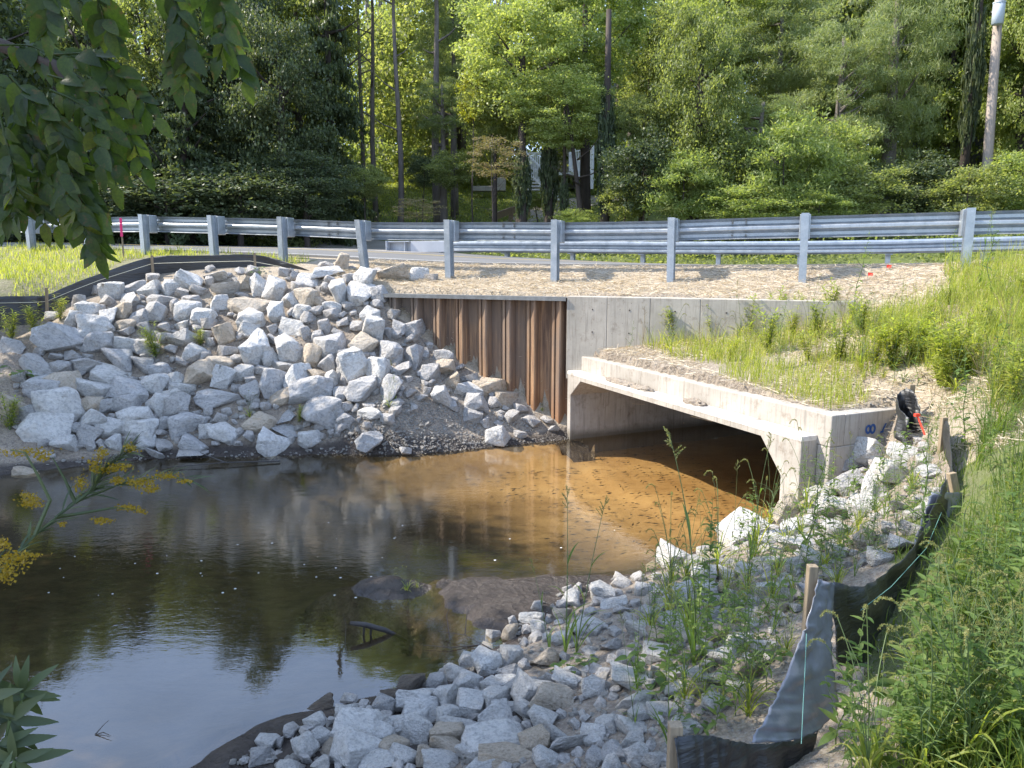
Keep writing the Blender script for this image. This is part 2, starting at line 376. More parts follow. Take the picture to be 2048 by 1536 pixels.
# ------------------------------------------------------------ terrain
def tps(pts):
    P = np.array([(p[0], p[1]) for p in pts], float); z = np.array([p[2] for p in pts], float)
    def U(r2): return np.where(r2 > 1e-12, .5 * r2 * np.log(np.maximum(r2, 1e-12)), 0)
    n = len(P); K = U(((P[:, None] - P[None]) ** 2).sum(-1)) + np.eye(n) * .02
    A = np.zeros((n + 3, n + 3)); A[:n, :n] = K; A[:n, n] = 1; A[:n, n + 1:] = P; A[n, :n] = 1; A[n + 1:, :n] = P.T
    wv = np.linalg.solve(A, np.concatenate([z, np.zeros(3)]))
    def f(x, y):
        sh = np.shape(x); x = np.ravel(x).astype(float); y = np.ravel(y).astype(float)
        k = U((x[:, None] - P[None, :, 0]) ** 2 + (y[:, None] - P[None, :, 1]) ** 2)
        return (k @ wv[:n] + wv[n] + wv[n + 1] * x + wv[n + 2] * y).reshape(sh)
    return f
def sdpoly(x, y, poly):
    # signed distance, positive inside
    sh = np.shape(x); x = np.ravel(x).astype(float); y = np.ravel(y).astype(float)
    d = np.full(x.shape, 1e9); ins = np.zeros(x.shape, bool); n = len(poly)
    for i in range(n):
        x0, y0 = poly[i]; x1, y1 = poly[(i + 1) % n]; ex, ey = x1 - x0, y1 - y0
        t = np.clip(((x - x0) * ex + (y - y0) * ey) / (ex * ex + ey * ey), 0, 1)
        d = np.minimum(d, np.hypot(x - x0 - t * ex, y - y0 - t * ey))
        c = ((y0 > y) != (y1 > y)); xi = x0 + (y - y0) / (ey if abs(ey) > 1e-12 else 1e-12) * ex
        ins ^= c & (x < xi)
    return np.where(ins, d, -d).reshape(sh)
def sstep(t): t = np.clip(t, 0, 1); return t * t * (3 - 2 * t)
RN = np.array([.371, .928])            # road normal, away from the camera
RT = np.array([.928, -.371])           # along the road, to the right
F0 = Vector((.83, 11.01, 0)); F1 = Vector((2.70, 6.76, 0)); FD = (F1 - F0).normalized(); BD = Vector((-FD.y, FD.x, 0))   # culvert face, barrel direction
def dps(l): return [tuple(Dp(*q)) for q in l]
def zps(l): return [tuple(Zp(*q)) for q in l]
POSTS = [(65, 434, 500, 16.7), (180, 432, 503, 16.1), (292, 430, 507, 15.5), (430, 432, 514, 14.85), (567, 435, 523, 14.3), (733, 441, 540, 13.6), (900, 441, 555, 13.0),
         (1110, 441, 562, 12.33), (1342, 437, 562, 11.65), (1605, 428, 560, 10.97), (1930, 418, 537, 10.2)]
postxy = [tuple(Dp(a, c, d)) for a, b, c, d in POSTS]
posttop = [Dp(a, b, d).z for a, b, c, d in POSTS]
SH_RIGHT = [(4.95, 9.5, 2.12), (4.8, 7, 1.85), (6.2, 9, 2.42), (5.5, 8, 2.1), (3.9, 7.05, 1.42), (3.6, 6.1, 1.3), (4.3, 5.5, 1.5), (6.5, 6.5, 2.0), (9, 7, 2.5), (9, 3, 1.9),
            (2.86, 4, 1.28), (2.3, 3, 1.15), (3.4, 4.9, 1.42), (1.7, 2.2, 1.0), (4, 2, 1.35), (14, 5, 2.8), (14, -3, 2.2)]
SH_LEFT = dps([(300, 530, 14.3), (0, 545, 14.5), (0, 590, 12.5), (100, 560, 13.5), (450, 530, 13.9)]) + [(-16, 12, 2.1), (-16, 18, 2.9), (-11, 14, 2.3), (-3.8, 13.7, 2.52)]
UPP = postxy + [(-2.1, 12.4, 2.2), (.8, 11.25, 2.1), (4.4, 9.8, 2.08), (2.6, 10.5, 2.1), (-.6, 11.8, 2.14)] + SH_LEFT + [s for s in SH_RIGHT if s[0] > 4.7]
UPP += [(-2.9, 13.0, 2.45)]
TOPP = [(.9, 11.0, 1.24), (2.8, 6.95, 1.26), (1.9, 9.2, 1.33), (2.4, 8.1, 1.31), (1.2, 10.85, 1.33), (2.6, 9.6, 1.46), (4.0, 9.3, 1.74), (3.3, 8.2, 1.45), (3.3, 7.2, 1.25), (3.6, 7.8, 1.46), (2.7, 8.9, 1.44)] + SH_RIGHT
LOW_L = dps([(0, 672, 11.85), (55, 662, 12.0), (95, 640, 12.25), (200, 592, 12.85), (305, 558, 13.3), (450, 548, 13.2), (620, 550, 13.2), (700, 540, 12.9), (150, 610, 12.2), (90, 650, 11.8), (0, 690, 11.3), (450, 700, 11.6), (250, 700, 11.5), (650, 700, 11.6), (750, 600, 12.35),
             (870, 700, 11.9), (1000, 790, 11.4), (1100, 850, 11.1), (820, 828, 10.45), (720, 860, 10.2), (300, 850, 10.35), (100, 850, 10.0), (20, 800, 10.2), (550, 830, 10.5), (950, 850, 10.8)])
WL_L = [(-20, 5), (-10, 7.6), (-6.4, 9.05), (-4.95, 9.8), (-3.49, 9.95), (-2.27, 10.1), (-1.36, 10.05), (-.46, 10.4), (.80, 10.9)]
WL_R = [(2.65, 7.2), (2.35, 7.0), (2.0, 6.8), (1.24, 6.13), (.74, 5.92), (.5, 5.55), (-.02, 4.9), (-.35, 4.6), (-.69, 4.18), (-1.39, 3.8), (-1.6, 3.5), (-2.0, 2.6), (-3, 1), (-4, -4)]
LOWP = LOW_L + [(a, b, .01) for a, b in WL_L[1:] + WL_R[1:]] + SH_LEFT + SH_RIGHT + [(3.1, 6.5, .68), (3.4, 6.7, .85), (2.5, 6.5, .34), (2.75, 6.62, .5), (2.95, 6.0, .6)]
LOWP += zps([(1300, 1300, .40), (1100, 1400, .25), (900, 1480, .14), (1300, 1536, .52), (1000, 1536, .3), (1600, 1200, .68), (1550, 1080, .42), (1700, 1000, .6), (1350, 1180, .18), (1650, 1450, .75),
             (1400, 1450, .58), (1750, 1200, .85), (1850, 1060, .92), (1900, 1300, 1.02), (1800, 1400, .95), (1700, 1536, .85), (1200, 1220, .12), (1450, 1180, .35)])
LOWP += [(0, 1.5, .75), (.8, 1, .95), (.3, 0, 1.05), (2, 0, 1.1), (-1.2, .8, .6), (-1.5, -1.5, .8), (4, -4, 1.2)]
f_up = tps(UPP); f_top = tps(TOPP); f_low = tps(LOWP)
HILLP = [(-40, 30, 5.0), (-15, 26, 3.4), (-6, 22, 2.75), (-2.5, 21.5, 2.5), (2, 21, 2.45), (6, 19.5, 2.4), (10, 18, 2.5), (20, 16, 3.2), (35, 12, 4.5),
         (-5, 30, 3.5), (.2, 31, 4.1), (2.2, 34, 5.0), (3.6, 38, 5.8), (-5, 38, 6.0), (-12, 38, 5.8), (5, 30, 4.2), (12, 28, 4.3), (25, 30, 6), (45, 25, 7), (-30, 50, 8), (0, 55, 8.5), (30, 55, 9), (0, 90, 14), (-60, 90, 14), (60, 90, 14), (-3, 25, 3.0), (0, 25, 3.0)]
f_hill = tps(HILLP)
CHAN = WL_L + [(2.0, 11.6), (3.4, 7.5)] + WL_R + [(-20, -4)]
TPOLY = [(1.06, 11.12), (2.96, 6.80), (3.75, 7.12), (4.6, 6.6), (7, 5), (9, 12), (4.6, 10.1), (1.0, 11.5)]
def road_q(x, y): return (x - 1.0) * RN[0] + (y - 13.0) * RN[1]
def road_s(x, y): return (x - 1.0) * RT[0] + (y - 13.0) * RT[1]
def road_z(s, q):
    zn = np.interp(s, [-60, -12.2, -8.9, -5.4, -3.6, -1.8, 0, 1.9, 3.8, 6, 12, 60], [4.4, 2.94, 2.89, 2.77, 2.68, 2.62, 2.60, 2.59, 2.60, 2.63, 2.78, 4.0])
    cr_ = np.interp(s, [-12, -2, 2], [.022, .006, -.010])
    crown = np.interp(q, [0, 3.7, 7.4], [0, .025, 0])
    return zn + cr_ * q + crown
BARS = [([(-.64, 5.9), (.58, 5.97), (1.1, 6.0), (.8, 5.5), (.3, 4.9), (-.12, 5.0), (-.5, 5.45)], .05), ([(-1.38, 5.82), (-1.0, 5.98), (-.66, 5.78), (-.8, 5.6), (-1.1, 5.56)], .085),
        ([(-1.5, 3.9), (-.85, 4.2), (-.3, 4.5), (.1, 3.6), (-1.2, 3.2), (-1.8, 3.4)], .10)]
def hgt(x, y):
    x = np.asarray(x, float); y = np.asarray(y, float)
    low = f_low(x, y)
    sd = sdpoly(x, y, CHAN)
    low = np.where(sd > 0, -np.minimum(.48, .02 + sd * .55), np.maximum(low, .012 + np.minimum(.2, -sd * .12)))
    for poly, hh in BARS:
        if hh > .09: hh = hh + .05 * np.sin(x * 7.3 + y * 3.1) * np.cos(y * 8.7 - x * 2) + .03 * np.sin(x * 19 + 1) * np.sin(y * 17)
        s2 = sdpoly(x, y, poly) + .035 * np.sin(x * 11 + y * 5) * np.sin(y * 13 - x * 3) + .02 * np.sin(x * 31 + y * 9) * np.sin(y * 37); low = np.where(s2 > 0, np.maximum(low, np.minimum(hh, .02 + s2 * .4)), np.where(s2 > -.3, np.maximum(low, s2 * .6), low))
    top = f_top(x, y); up = f_up(x, y)
    z = low
    wt = sstep(sdpoly(x, y, TPOLY) / .06); z = z * (1 - wt) + top * wt
    L = (x - .81) * .378 + (y - 11.1) * .926       # distance behind the sheet pile / headwall line
    s = (x - .81) * .926 - (y - 11.1) * .378       # along it: piles -3.13..0, headwall 0..3.9
    wid = .08 + np.clip(-s - 3.2, 0, 3) * .5 + np.clip(s - 3.9, 0, 3) * .4
    wu = sstep((L - .19) / wid + np.where(s < -3.2, .5, 0)); z = z * (1 - wu) + up * wu
    q = road_q(x, y); sr = road_s(x, y)
    rz = road_z(sr, np.clip(q, 0, 7.4)) - .04
    a = sstep((q + .55) / .5); z = z * (1 - a) + rz * a
    b = sstep((q - 7.6) / 1.6); z = z * (1 - b) + np.maximum(f_hill(x, y), 2.2) * b
    return z
def h1(x, y): return float(hgt(np.array([x]), np.array([y]))[0])

xs = np.concatenate([np.linspace(-110, -16, 40)[:-1], np.linspace(-16, -8, 40)[:-1], np.arange(-8, 6.6, .075), np.linspace(6.6, 14, 40), np.linspace(14, 110, 40)[1:]])
ys = np.concatenate([np.linspace(-30, -1, 20)[:-1], np.arange(-1, 14.5, .075), np.linspace(14.5, 30, 70), np.linspace(30, 140, 50)[1:]])
GX, GY = np.meshgrid(xs, ys); GZ = np.zeros_like(GX)
for i in range(len(ys)): GZ[i] = hgt(GX[i], GY[i])
# small undulation
und = np.array([[mnoise.noise(Vector((x * 1.3, y * 1.3, 3.1))) * .035 + mnoise.noise(Vector((x * 5, y * 5, 1))) * .012 for x in xs] for y in ys])
SDC = sdpoly(GX, GY, CHAN); und = und * np.where(SDC > 0, .15, np.clip(-SDC * 2, .15, 1)) * np.where(road_q(GX, GY) > -.5, .2, 1)
GZ = GZ + und
nx, ny = len(xs), len(ys)
V = np.stack([GX.ravel(), GY.ravel(), GZ.ravel()], 1)
idx = np.arange(nx * ny).reshape(ny, nx)
Fq = np.stack([idx[:-1, :-1], idx[:-1, 1:], idx[1:, 1:], idx[1:, :-1]], -1).reshape(-1, 4)
zq = GZ.ravel()[Fq]; cx = GX.ravel()[Fq].mean(1); cy = GY.ravel()[Fq].mean(1)
# leave the culvert mouth open
dface = (cx - F0.x) * BD.x + (cy - F0.y) * BD.y; along = (cx - F0.x) * FD.x + (cy - F0.y) * FD.y
hole = (zq.max(1) - zq.min(1) > .22) & (dface > -.35) & (dface < .5) & (along > -.03) & (along < 4.5)
Vc = V[Fq[hole]].reshape(-1, 3).copy(); Vc[:, 2] = np.maximum(Vc[:, 2], 1.0)      # these cells end inside the slab instead
Vall = np.concatenate([V, Vc]); Fall = np.concatenate([Fq[~hole], len(V) + np.arange(len(Vc)).reshape(-1, 4)])
ground_me = np_mesh('ground', Vall, Fall, True)
FIELD = [(-30, 10), (-9.5, 11.4)] + [(v.x, v.y + .06) for v in (Dp(-60, 600, 11.6), Dp(0, 593, 12.0), Dp(60, 592, 12.2), Dp(92, 590, 12.4), Dp(140, 570, 12.7), Dp(200, 547, 13.0), Dp(305, 514, 13.5), Dp(400, 511, 13.6), Dp(500, 509, 13.7), Dp(560, 520, 13.7))] + [(-3.6, 14.6), (-30, 25)]
# zones: R straw, G grass, B mud
q_ = road_q(GX, GY); Lw = (GX - .81) * .378 + (GY - 11.1) * .926
Zr = np.where((Lw > 0) & (q_ < .3) & (GX > -4.5), .85, .0); Zr = np.where((GX > 2.6) & (Lw < 0) & (GZ > 1.15), .55, Zr); Zr = np.where((GX <= -4.5) & (Lw > -1) & (q_ < .3), .5, Zr)
Zr = np.where((sdpoly(GX, GY, TPOLY) > 0) & (GX <= 2.6), .35, Zr)
Zg = np.where(q_ > 7.4, .95, .0); Zg = np.where((sdpoly(GX, GY, FIELD) > 0) & (q_ < -.3), .5, Zg); Zg = np.where((GX > 1.5) & (GY < 5.2) & (GZ > .85), .62, Zg)
Zb = np.clip(1.0 - (-SDC) / .34, 0, 1) * (GZ < .35)
Zb = np.where(sdpoly(GX, GY, BARS[2][0]) > -.15, 1, Zb); Zb = np.where(SDC > 0, 1, Zb); Zb = np.where((Lw > 0) | (sdpoly(GX, GY, TPOLY) > 0), 0, Zb)
ca = ground_me.color_attributes.new('zone', 'FLOAT_COLOR', 'POINT')
ca.data.foreach_set('color', np.concatenate([np.stack([Zr, Zg, Zb, np.ones_like(Zr)], -1).reshape(-1, 4), np.tile([[.35, 0, 0, 1]], (len(Vc), 1))]).astype(np.float32).ravel())
tag(link('ground', ground_me, M['ground']), kind='structure')

from mathutils.bvhtree import BVHTree
bvh = BVHTree.FromPolygons([tuple(v) for v in V.tolist()], [tuple(f) for f in Fq.tolist()])
def hit(px, py):
    d = Vector(ray(px, py)).normalized(); r = bvh.ray_cast(Vector((0, 0, H)), d, 200)
    return r[0]
def gz(x, y):
    r = bvh.ray_cast(Vector((x, y, 60)), Vector((0, 0, -1)), 120); return r[0].z if r[0] else 0
# stream bed as its own sheet just above the channel floor, and on through the culvert
bx = np.arange(-8, 9, .1); by = np.arange(2, 17, .1); BX, BY = np.meshgrid(bx, by)
sb = sdpoly(BX, BY, CHAN); BZ = -np.minimum(.30, .02 + np.maximum(sb, 0) * .33) + .006
dfa = (BX - F0.x) * BD.x + (BY - F0.y) * BD.y; alo = (BX - F0.x) * FD.x + (BY - F0.y) * FD.y
inb = (dfa > -.2) & (alo > 0) & (alo < 4.6)
BZ = np.where(inb, -.24, BZ); BZ = BZ + und.mean() * 0 + np.vectorize(lambda a, b: mnoise.noise(Vector((a * 1.1, b * 2.0, 9))) * .03)(BX, BY)
for poly, hh in BARS: BZ = np.where(sdpoly(BX, BY, poly) > -.35, BZ - .3, BZ)
idb = np.arange(BX.size).reshape(BX.shape); Fb = np.stack([idb[:-1, :-1], idb[:-1, 1:], idb[1:, 1:], idb[1:, :-1]], -1).reshape(-1, 4)
ok = ((sb.ravel()[Fb].min(1) > -.2) & (dfa.ravel()[Fb].max(1) < .3)) | ((inb.ravel()[Fb].min(1) > 0) & (dfa.ravel()[Fb].max(1) < 11))
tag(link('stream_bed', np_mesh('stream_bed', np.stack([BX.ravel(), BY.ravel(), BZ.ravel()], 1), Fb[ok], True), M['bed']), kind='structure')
# water surface: one sheet, its far edge lies in the banks and in the culvert barrel
Bq = [F0 + FD * .02 + BD * 9, F0 + FD * 4.5 + BD * 9]
wp = [(-20, -4), (-4, -4), (-2.6, 1), (-1.2, 3.0), (.3, 4.4), (1.2, 5.5), (2.7, 6.78), (2.9, 7.0), (Bq[1].x, Bq[1].y), (Bq[0].x, Bq[0].y), (.72, 11.03), (-1, 10.9), (-5, 10.4), (-12, 8.4), (-20, 6.5)]
mb = MB(); mb.add([(a, b, 0) for a, b in wp], [tuple(range(len(wp)))])
tag(mb.build('water', M['water']), kind='structure')

# roads
def strip(name, pts, mat, z_of=None):
    mb = MB(); vs = []
    for a, b in pts: vs += [a, b]
    mb.add(vs, [(2 * i, 2 * i + 1, 2 * i + 3, 2 * i + 2) for i in range(len(pts) - 1)])
    return tag(mb.build(name, mat), kind='structure')
def rp(s, q, dz=0):
    return (1 + s * RT[0] + q * RN[0], 13 + s * RT[1] + q * RN[1], float(road_z(np.array(s), np.array(q))) + dz)
mb = MB(); ss = np.arange(-60, 61, 1.0); qs = [0, 1.2, 2.5, 3.7, 5, 6.2, 7.4]
vs = [rp(s, q) for s in ss for q in qs]; nq = len(qs)
mb.add(vs, [(i * nq + j, (i + 1) * nq + j, (i + 1) * nq + j + 1, i * nq + j + 1) for i in range(len(ss) - 1) for j in range(nq - 1)])
nb_ = len(ss); top = [rp(s, 0, 0) for s in ss]; bot = [rp(s, -.03, -.10) for s in ss]
mb.add(top + bot, [(i, i + nb_, i + nb_ + 1, i + 1) for i in range(nb_ - 1)])
tag(mb.build('road', M['asphalt']), kind='structure')
def lines(q0, q1, name):
    mb = MB(); mb.add([rp(s, q, .004) for s in ss for q in (q0, q1)], [(2 * i, 2 * i + 2, 2 * i + 3, 2 * i + 1) for i in range(len(ss) - 1)])
    return mb
M['paint_white'] = simple('white_road_paint', (.7, .7, .68), .7, var=.15, scale=30)
M['paint_yellow'] = simple('yellow_road_paint', (.7, .48, .06), .7, var=.15, scale=30)
tag(lines(.25, .35, 'e').build('road_edge_line', M['paint_white']), kind='structure')
tag(lines(3.6, 3.7, 'e').build('road_centre_line', M['paint_yellow']), kind='structure')
def ribbon_ground(name, ctr, wds, mat, dz=.04):
    n = 24; P = []
    for i in range(n + 1):
        t = i / n * (len(ctr) - 1); k = min(int(t), len(ctr) - 2); u = t - k
        c = Vector(ctr[k]).lerp(Vector(ctr[k + 1]), u); wd = wds[k] * (1 - u) + wds[k + 1] * u
        d = (Vector(ctr[k + 1]) - Vector(ctr[k])).normalized(); s = Vector((-d.y, d.x)) * wd / 2
        P.append([(c.x + s.x * j, c.y + s.y * j) for j in (-1, -.5, 0, .5, 1)])
    mb = MB(); mb.add([(x, y, gz(x, y) + dz) for r in P for x, y in r], [(i * 5 + j, i * 5 + j + 1, (i + 1) * 5 + j + 1, (i + 1) * 5 + j) for i in range(n) for j in range(4)])
    return tag(mb.build(name, mat), kind='structure')
ribbon_ground('side_road', [(-2.6, 20.5), (-4.2, 23.5), (-6.5, 28), (-12, 33), (-22, 38)], [7, 4.5, 4, 4, 4], M['drive'])
ribbon_ground('driveway', [(-3.8, 24.5), (-1.0, 28), (.9, 31.5), (2.4, 34.5), (4.5, 37), (8, 39)], [2, 2.2, 2.3, 2.3, 2.4, 3], M['drive'])

# ------------------------------------------------------------ culvert
cul = empty('box_culvert', F0 + FD * 2.3); tag(cul, 'concrete box culvert the stream flows into, with a sunlit ledge over its wide opening', 'culvert')
def inv(o): o.matrix_parent_inverse = Matrix.Translation(-Vector(cul.location)); return o
def child(mbo, name, mat, par, smooth=False):
    o = mbo.build(name, mat, par, smooth); o.matrix_parent_inverse = par.matrix_world.inverted() if False else Matrix.Translation(-Vector(par.location)); return o
def bevel(o, wdt=.012, seg=2):
    m = o.modifiers.new('bevel', 'BEVEL'); m.width = wdt; m.segments = seg; m.limit_method = 'ANGLE'; return o
FL = 4.64
def fp(a, z, b=0): p = F0 + FD * a + BD * b; return (p.x, p.y, z)
# front ring profile (outer rectangle minus haunched opening), extruded along the barrel
op = [(.10, -.6), (.10, .68), (.40, .93), (4.10, .93), (4.40, .60), (4.40, -.6)]
outer = [(0, -.6), (0, .68), (0, 1.03), (FL, 1.03), (FL, .60), (FL, -.6)]
mb = MB(); n = 6
def ring(b): return [fp(a, z, b) for a, z in outer] + [fp(a, z, b) for a, z in op]
v0 = ring(0); v1 = ring(10.5)
fs = [(i, i + 1, n + i + 1, n + i) for i in range(5)] + [(2 * n + i, 3 * n + i, 3 * n + i + 1, 2 * n + i + 1) for i in range(5)]
fs += [(n + i, n + i + 1, 3 * n + i + 1, 3 * n + i) for i in range(5)] + [(i, 2 * n + i, 2 * n + i + 1, i + 1) for i in range(5)]
mb.add(v0 + v1, fs)
bevel(child(mb, 'barrel', M['conc_box'], cul), .008)
mb = MB(); A = [fp(-.02, 0, .19), fp(FL + .16, 0, .19), fp(FL + .16, 0, .36), fp(-.02, 0, .36)]
mb.prism([(a[0], a[1]) for a in A], .95, 1.25); bevel(child(mb, 'parapet', M['conc_box'], cul), .01)
mb = MB(); A = [fp(FL + .006, 0, .19), fp(FL + .16, 0, .19), fp(FL + .16, 0, 1.6), fp(FL + .006, 0, 1.6)]
A = [(a[0], a[1]) for a in A]; mb.prism(A, -.6, .948)
A2 = [fp(FL - .02, 0, .362), fp(FL + .158, 0, .362), fp(FL + .158, 0, 1.6), fp(FL - .02, 0, 1.6)]; mb.prism([(a[0], a[1]) for a in A2], .949, 1.247)
bevel(child(mb, 'wing_wall', M['conc_box'], cul), .01)
mb = MB(); A = [fp(-.0, 0, 10.4), fp(FL, 0, 10.4), fp(FL, 0, 10.6), fp(0, 0, 10.6)]; mb.prism([(a[0], a[1]) for a in A], -.6, -.35)
child(mb, 'floor_slab', M['conc_box'], cul)
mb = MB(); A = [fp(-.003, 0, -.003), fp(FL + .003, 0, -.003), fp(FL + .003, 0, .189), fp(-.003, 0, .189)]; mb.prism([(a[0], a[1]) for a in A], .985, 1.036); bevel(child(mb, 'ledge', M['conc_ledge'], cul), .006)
# joint grooves on the ledge and blue paint marks on the wing wall
for a in (1.06, 2.0, 3.0, 3.86):
    mb = MB(); mb.add([fp(a, 1.040, -.001), fp(a + .012, 1.040, -.001), fp(a + .03, 1.040, .189), fp(a + .018, 1.040, .189)], [(0, 1, 2, 3)])
    child(mb, 'ledge_joint', M['bark_dark'], cul)
SN = FD  # outward normal of the wing wall is +FD
def wp_(b, z): return fp(FL + .164, z, b)
mb = MB()
def ringmark(b, z, rb, rz_, th=.012):
    N = 22; vs = []
    for i in range(N):
        t = 2 * math.pi * i / N
        for k in (-1, 1): vs.append(wp_(b + (rb + k * th) * math.cos(t), z + (rz_ + k * th) * math.sin(t)))
    mb.add(vs, [(2 * i, 2 * i + 1, (2 * i + 3) % (2 * N), (2 * i + 2) % (2 * N)) for i in range(N)])
ringmark(.66, 1.08, .026, .034); ringmark(.718, 1.08, .028, .038)
tag(child(mb, 'painted_mark', M['paint_blue'], cul), 'blue sprayed figure 8 lying on its side on the wing wall')
mb = MB(); mb.add([wp_(.84, 1.05), wp_(.86, 1.05), wp_(.90, 1.12), wp_(.88, 1.12)], [(0, 1, 2, 3)]); mb.add([wp_(.82, 1.03), wp_(.92, 1.03), wp_(.92, 1.048), wp_(.82, 1.048)], [(0, 1, 2, 3)])
child(mb, 'painted_mark', M['paint_blue'], cul); mb = MB(); mb.add([wp_(.64, .93), wp_(.71, .93), wp_(.72, .97), wp_(.66, .975)], [(0, 1, 2, 3)])
child(mb, 'painted_mark', M['paint_blue'], cul)
# ------------------------------------------------------------ headwall
W0 = Vector((.81, 11.1, 0)); WD = Vector((.926, -.378, 0)); WN = Vector((.378, .926, 0))
hw = empty('headwall', W0 + WD * 1.9 + Vector((0, 0, 1.2))); tag(hw, 'long plain weathered concrete headwall above the culvert, right of the rusty sheet piling', 'headwall')
def wpt(s, l): p = W0 + WD * s + WN * l; return (p.x, p.y)
mb = MB(); ed = [0, .62, 1.25, 1.95, 3.89]
for i in range(4): mb.prism([wpt(ed[i] + .003, 0), wpt(ed[i + 1] - .003, 0), wpt(ed[i + 1] - .003, .28), wpt(ed[i] + .003, .28)], .9, 2.135)
mb.prism([wpt(0.01, .01), wpt(3.88, .01), wpt(3.88, .26), wpt(0.01, .26)], .92, 2.13)
bevel(child(mb, 'wall', M['conc_wall'], hw), .008)
mb = MB()
for s_ in (.4, .95, 1.6, 2.3, 3.0):
    for z_ in (1.95, 1.62): 
        mb = MB(); c = W0 + WD * s_ - WN * .002; mb.box((c.x, c.y, z_), (.009, .003, .009), math.atan2(WD.y, WD.x)); child(mb, 'tie_hole', M['bark_dark'], hw)
# ------------------------------------------------------------ sheet piling
sp = empty('sheet_pile_wall', W0 - WD * 1.6); tag(sp, 'rust brown corrugated steel sheet piling between the rock slope and the culvert', 'sheet piling')
prof = []; p_ = .405; s0 = -3.24
for k in range(8):
    b = s0 + k * p_
    prof += [(b, .17), (b + .09, .17), (b + .175, .045), (b + .205, .035), (b + .207, .07), (b + .235, .07), (b + .237, .035), (b + .295, .005), (b + .310, .008), (b + .335, .17)]
prof.append((-.002, .15)); prof = [(min(a, -.002), b) for a, b in prof]
mb = MB(); n = len(prof)
mb.add([(*wpt(a, b), -.5) for a, b in prof] + [(*wpt(a, b), 2.11) for a, b in prof], [(i, i + 1, n + i + 1, n + i) for i in range(n - 1)])
o = child(mb, 'corrugated_sheet', M['rust'], sp); m_ = o.modifiers.new('thick', 'SOLIDIFY'); m_.thickness = .009; m_.offset = 0
mb = MB(); mb.prism([wpt(-3.3, -.02), wpt(-.004, -.02), wpt(-.004, .2), wpt(-3.3, .2)], 2.112, 2.12)
mb.prism([wpt(-3.3, -.028), wpt(-.004, -.028), wpt(-.004, -.021), wpt(-3.3, -.021)], 2.065, 2.125)
child(mb, 'cap', M['cap'], sp)

# ------------------------------------------------------------ guardrails
def wbeam(mb, pts, side, th=.004):
    # pts: list of Vector (rail centre line); side: horizontal unit vector toward traffic
    pz = [.156, .150, .120, .112, .068, .060, .026, .018, -.018, -.026, -.060, -.068, -.112, -.120, -.150, -.156]
    pd = [.0, .012, .070, .080, .080, .070, .006, .0, .0, .006, .070, .080, .080, .070, .012, .0]
    n = len(pz)
    for off in (0, 1):
        vs = []
        for p in pts:
            for z, d in zip(pz, pd): vs.append(p + side * (d - off * th) + Vector((0, 0, z)))
        fs = [(i * n + j, i * n + j + 1, (i + 1) * n + j + 1, (i + 1) * n + j) for i in range(len(pts) - 1) for j in range(n - 1)]
        mb.add(vs, fs)
def ibeam(mb, p, z0, z1, t, s, lean=(0, 0)):
    t = Vector(t); s = Vector(s)
    def q(a, b, z): 
        f = (z - z0) / (z1 - z0); r = Vector((p[0], p[1], 0)) + t * a + s * b; return (r.x + lean[0] * f, r.y + lean[1] * f, z)
    for (a0, a1, b0, b1) in ((-.052, .052, -.076, -.070), (-.052, .052, .070, .076), (-.003, .003, -.070, .070)):
        c = [(a0, b0), (a1, b0), (a1, b1), (a0, b1)]
        mb.add([q(a, b, z0) for a, b in c] + [q(a, b, z1) for a, b in c], [(3, 2, 1, 0), (4, 5, 6, 7), (0, 1, 5, 4), (1, 2, 6, 5), (2, 3, 7, 6), (3, 0, 4, 7)])
T3 = Vector((RT[0], RT[1], 0)); N3 = Vector((RN[0], RN[1], 0))
gr = empty('guardrail', (postxy[7][0], postxy[7][1], postxy[7][2])); tag(gr, 'near steel W-beam guardrail along the straw covered road edge above the culvert', 'guardrail')
PX = [Vector((a[0], a[1], 0)) for a in postxy]; PT = list(posttop); PB = [gz(a[0], a[1]) for a in postxy]
# continue the rail past both picture edges
for k in range(1, 4):
    PX.insert(0, PX[0] - T3 * 1.905); PT.insert(0, PT[0] + .04); PB.insert(0, gz(PX[0].x, PX[0].y))
    PX.append(PX[-1] + T3 * 1.905 ); PT.append(PT[-1] + .02); PB.append(gz(PX[-1].x, PX[-1].y))
rail_pts = []
for i, p in enumerate(PX):
    lean = (-.11, .02) if i == 8 else (rng.uniform(-.02, .02), 0)
    mb = MB(); ibeam(mb, (p.x, p.y), PB[i] - .3, PT[i] + .012, T3, N3, lean); child(mb, 'post', M['galv'], gr)
    mb = MB(); c = p + N3 * .182 + Vector((lean[0], lean[1], PT[i] - .175)); mb.box(c, (.075, .10, .178), math.atan2(T3.y, T3.x)); bevel(child(mb, 'blockout', M['galv'], gr), .008)
    rail_pts.append(p + N3 * .292 + Vector((lean[0] * .3, 0, PT[i] - .172)))
pts = []
for i in range(len(rail_pts) - 1):
    for k in range(6): 
        q = rail_pts[i].lerp(rail_pts[i + 1], k / 6); q.z += mnoise.noise(Vector((i + k / 6, 2, 5))) * .008; q += N3 * mnoise.noise(Vector((i * 1.3 + k / 5, 8, 5))) * .012; pts.append(q)
mb = MB(); wbeam(mb, pts, N3); child(mb, 'rail', M['galv'], gr)
for i in range(7, len(rail_pts) - 1, 2):
    c = rail_pts[i].lerp(rail_pts[i + 1], .5)
    for dz in (.09, -.09, 0.12):
        for dx in (-.1, .1):
            mb = MB(); mb.box(c + T3 * dx + Vector((0, 0, dz)) - N3 * .0 + N3 * .06, (.012, .02, .012), math.atan2(T3.y, T3.x)); child(mb, 'splice_bolt', M['cap'], gr)
gf = empty('guardrail', (3.9, 19.4, 2.45)); tag(gf, 'far steel guardrail on the other side of the road, ending near the side road', 'guardrail')
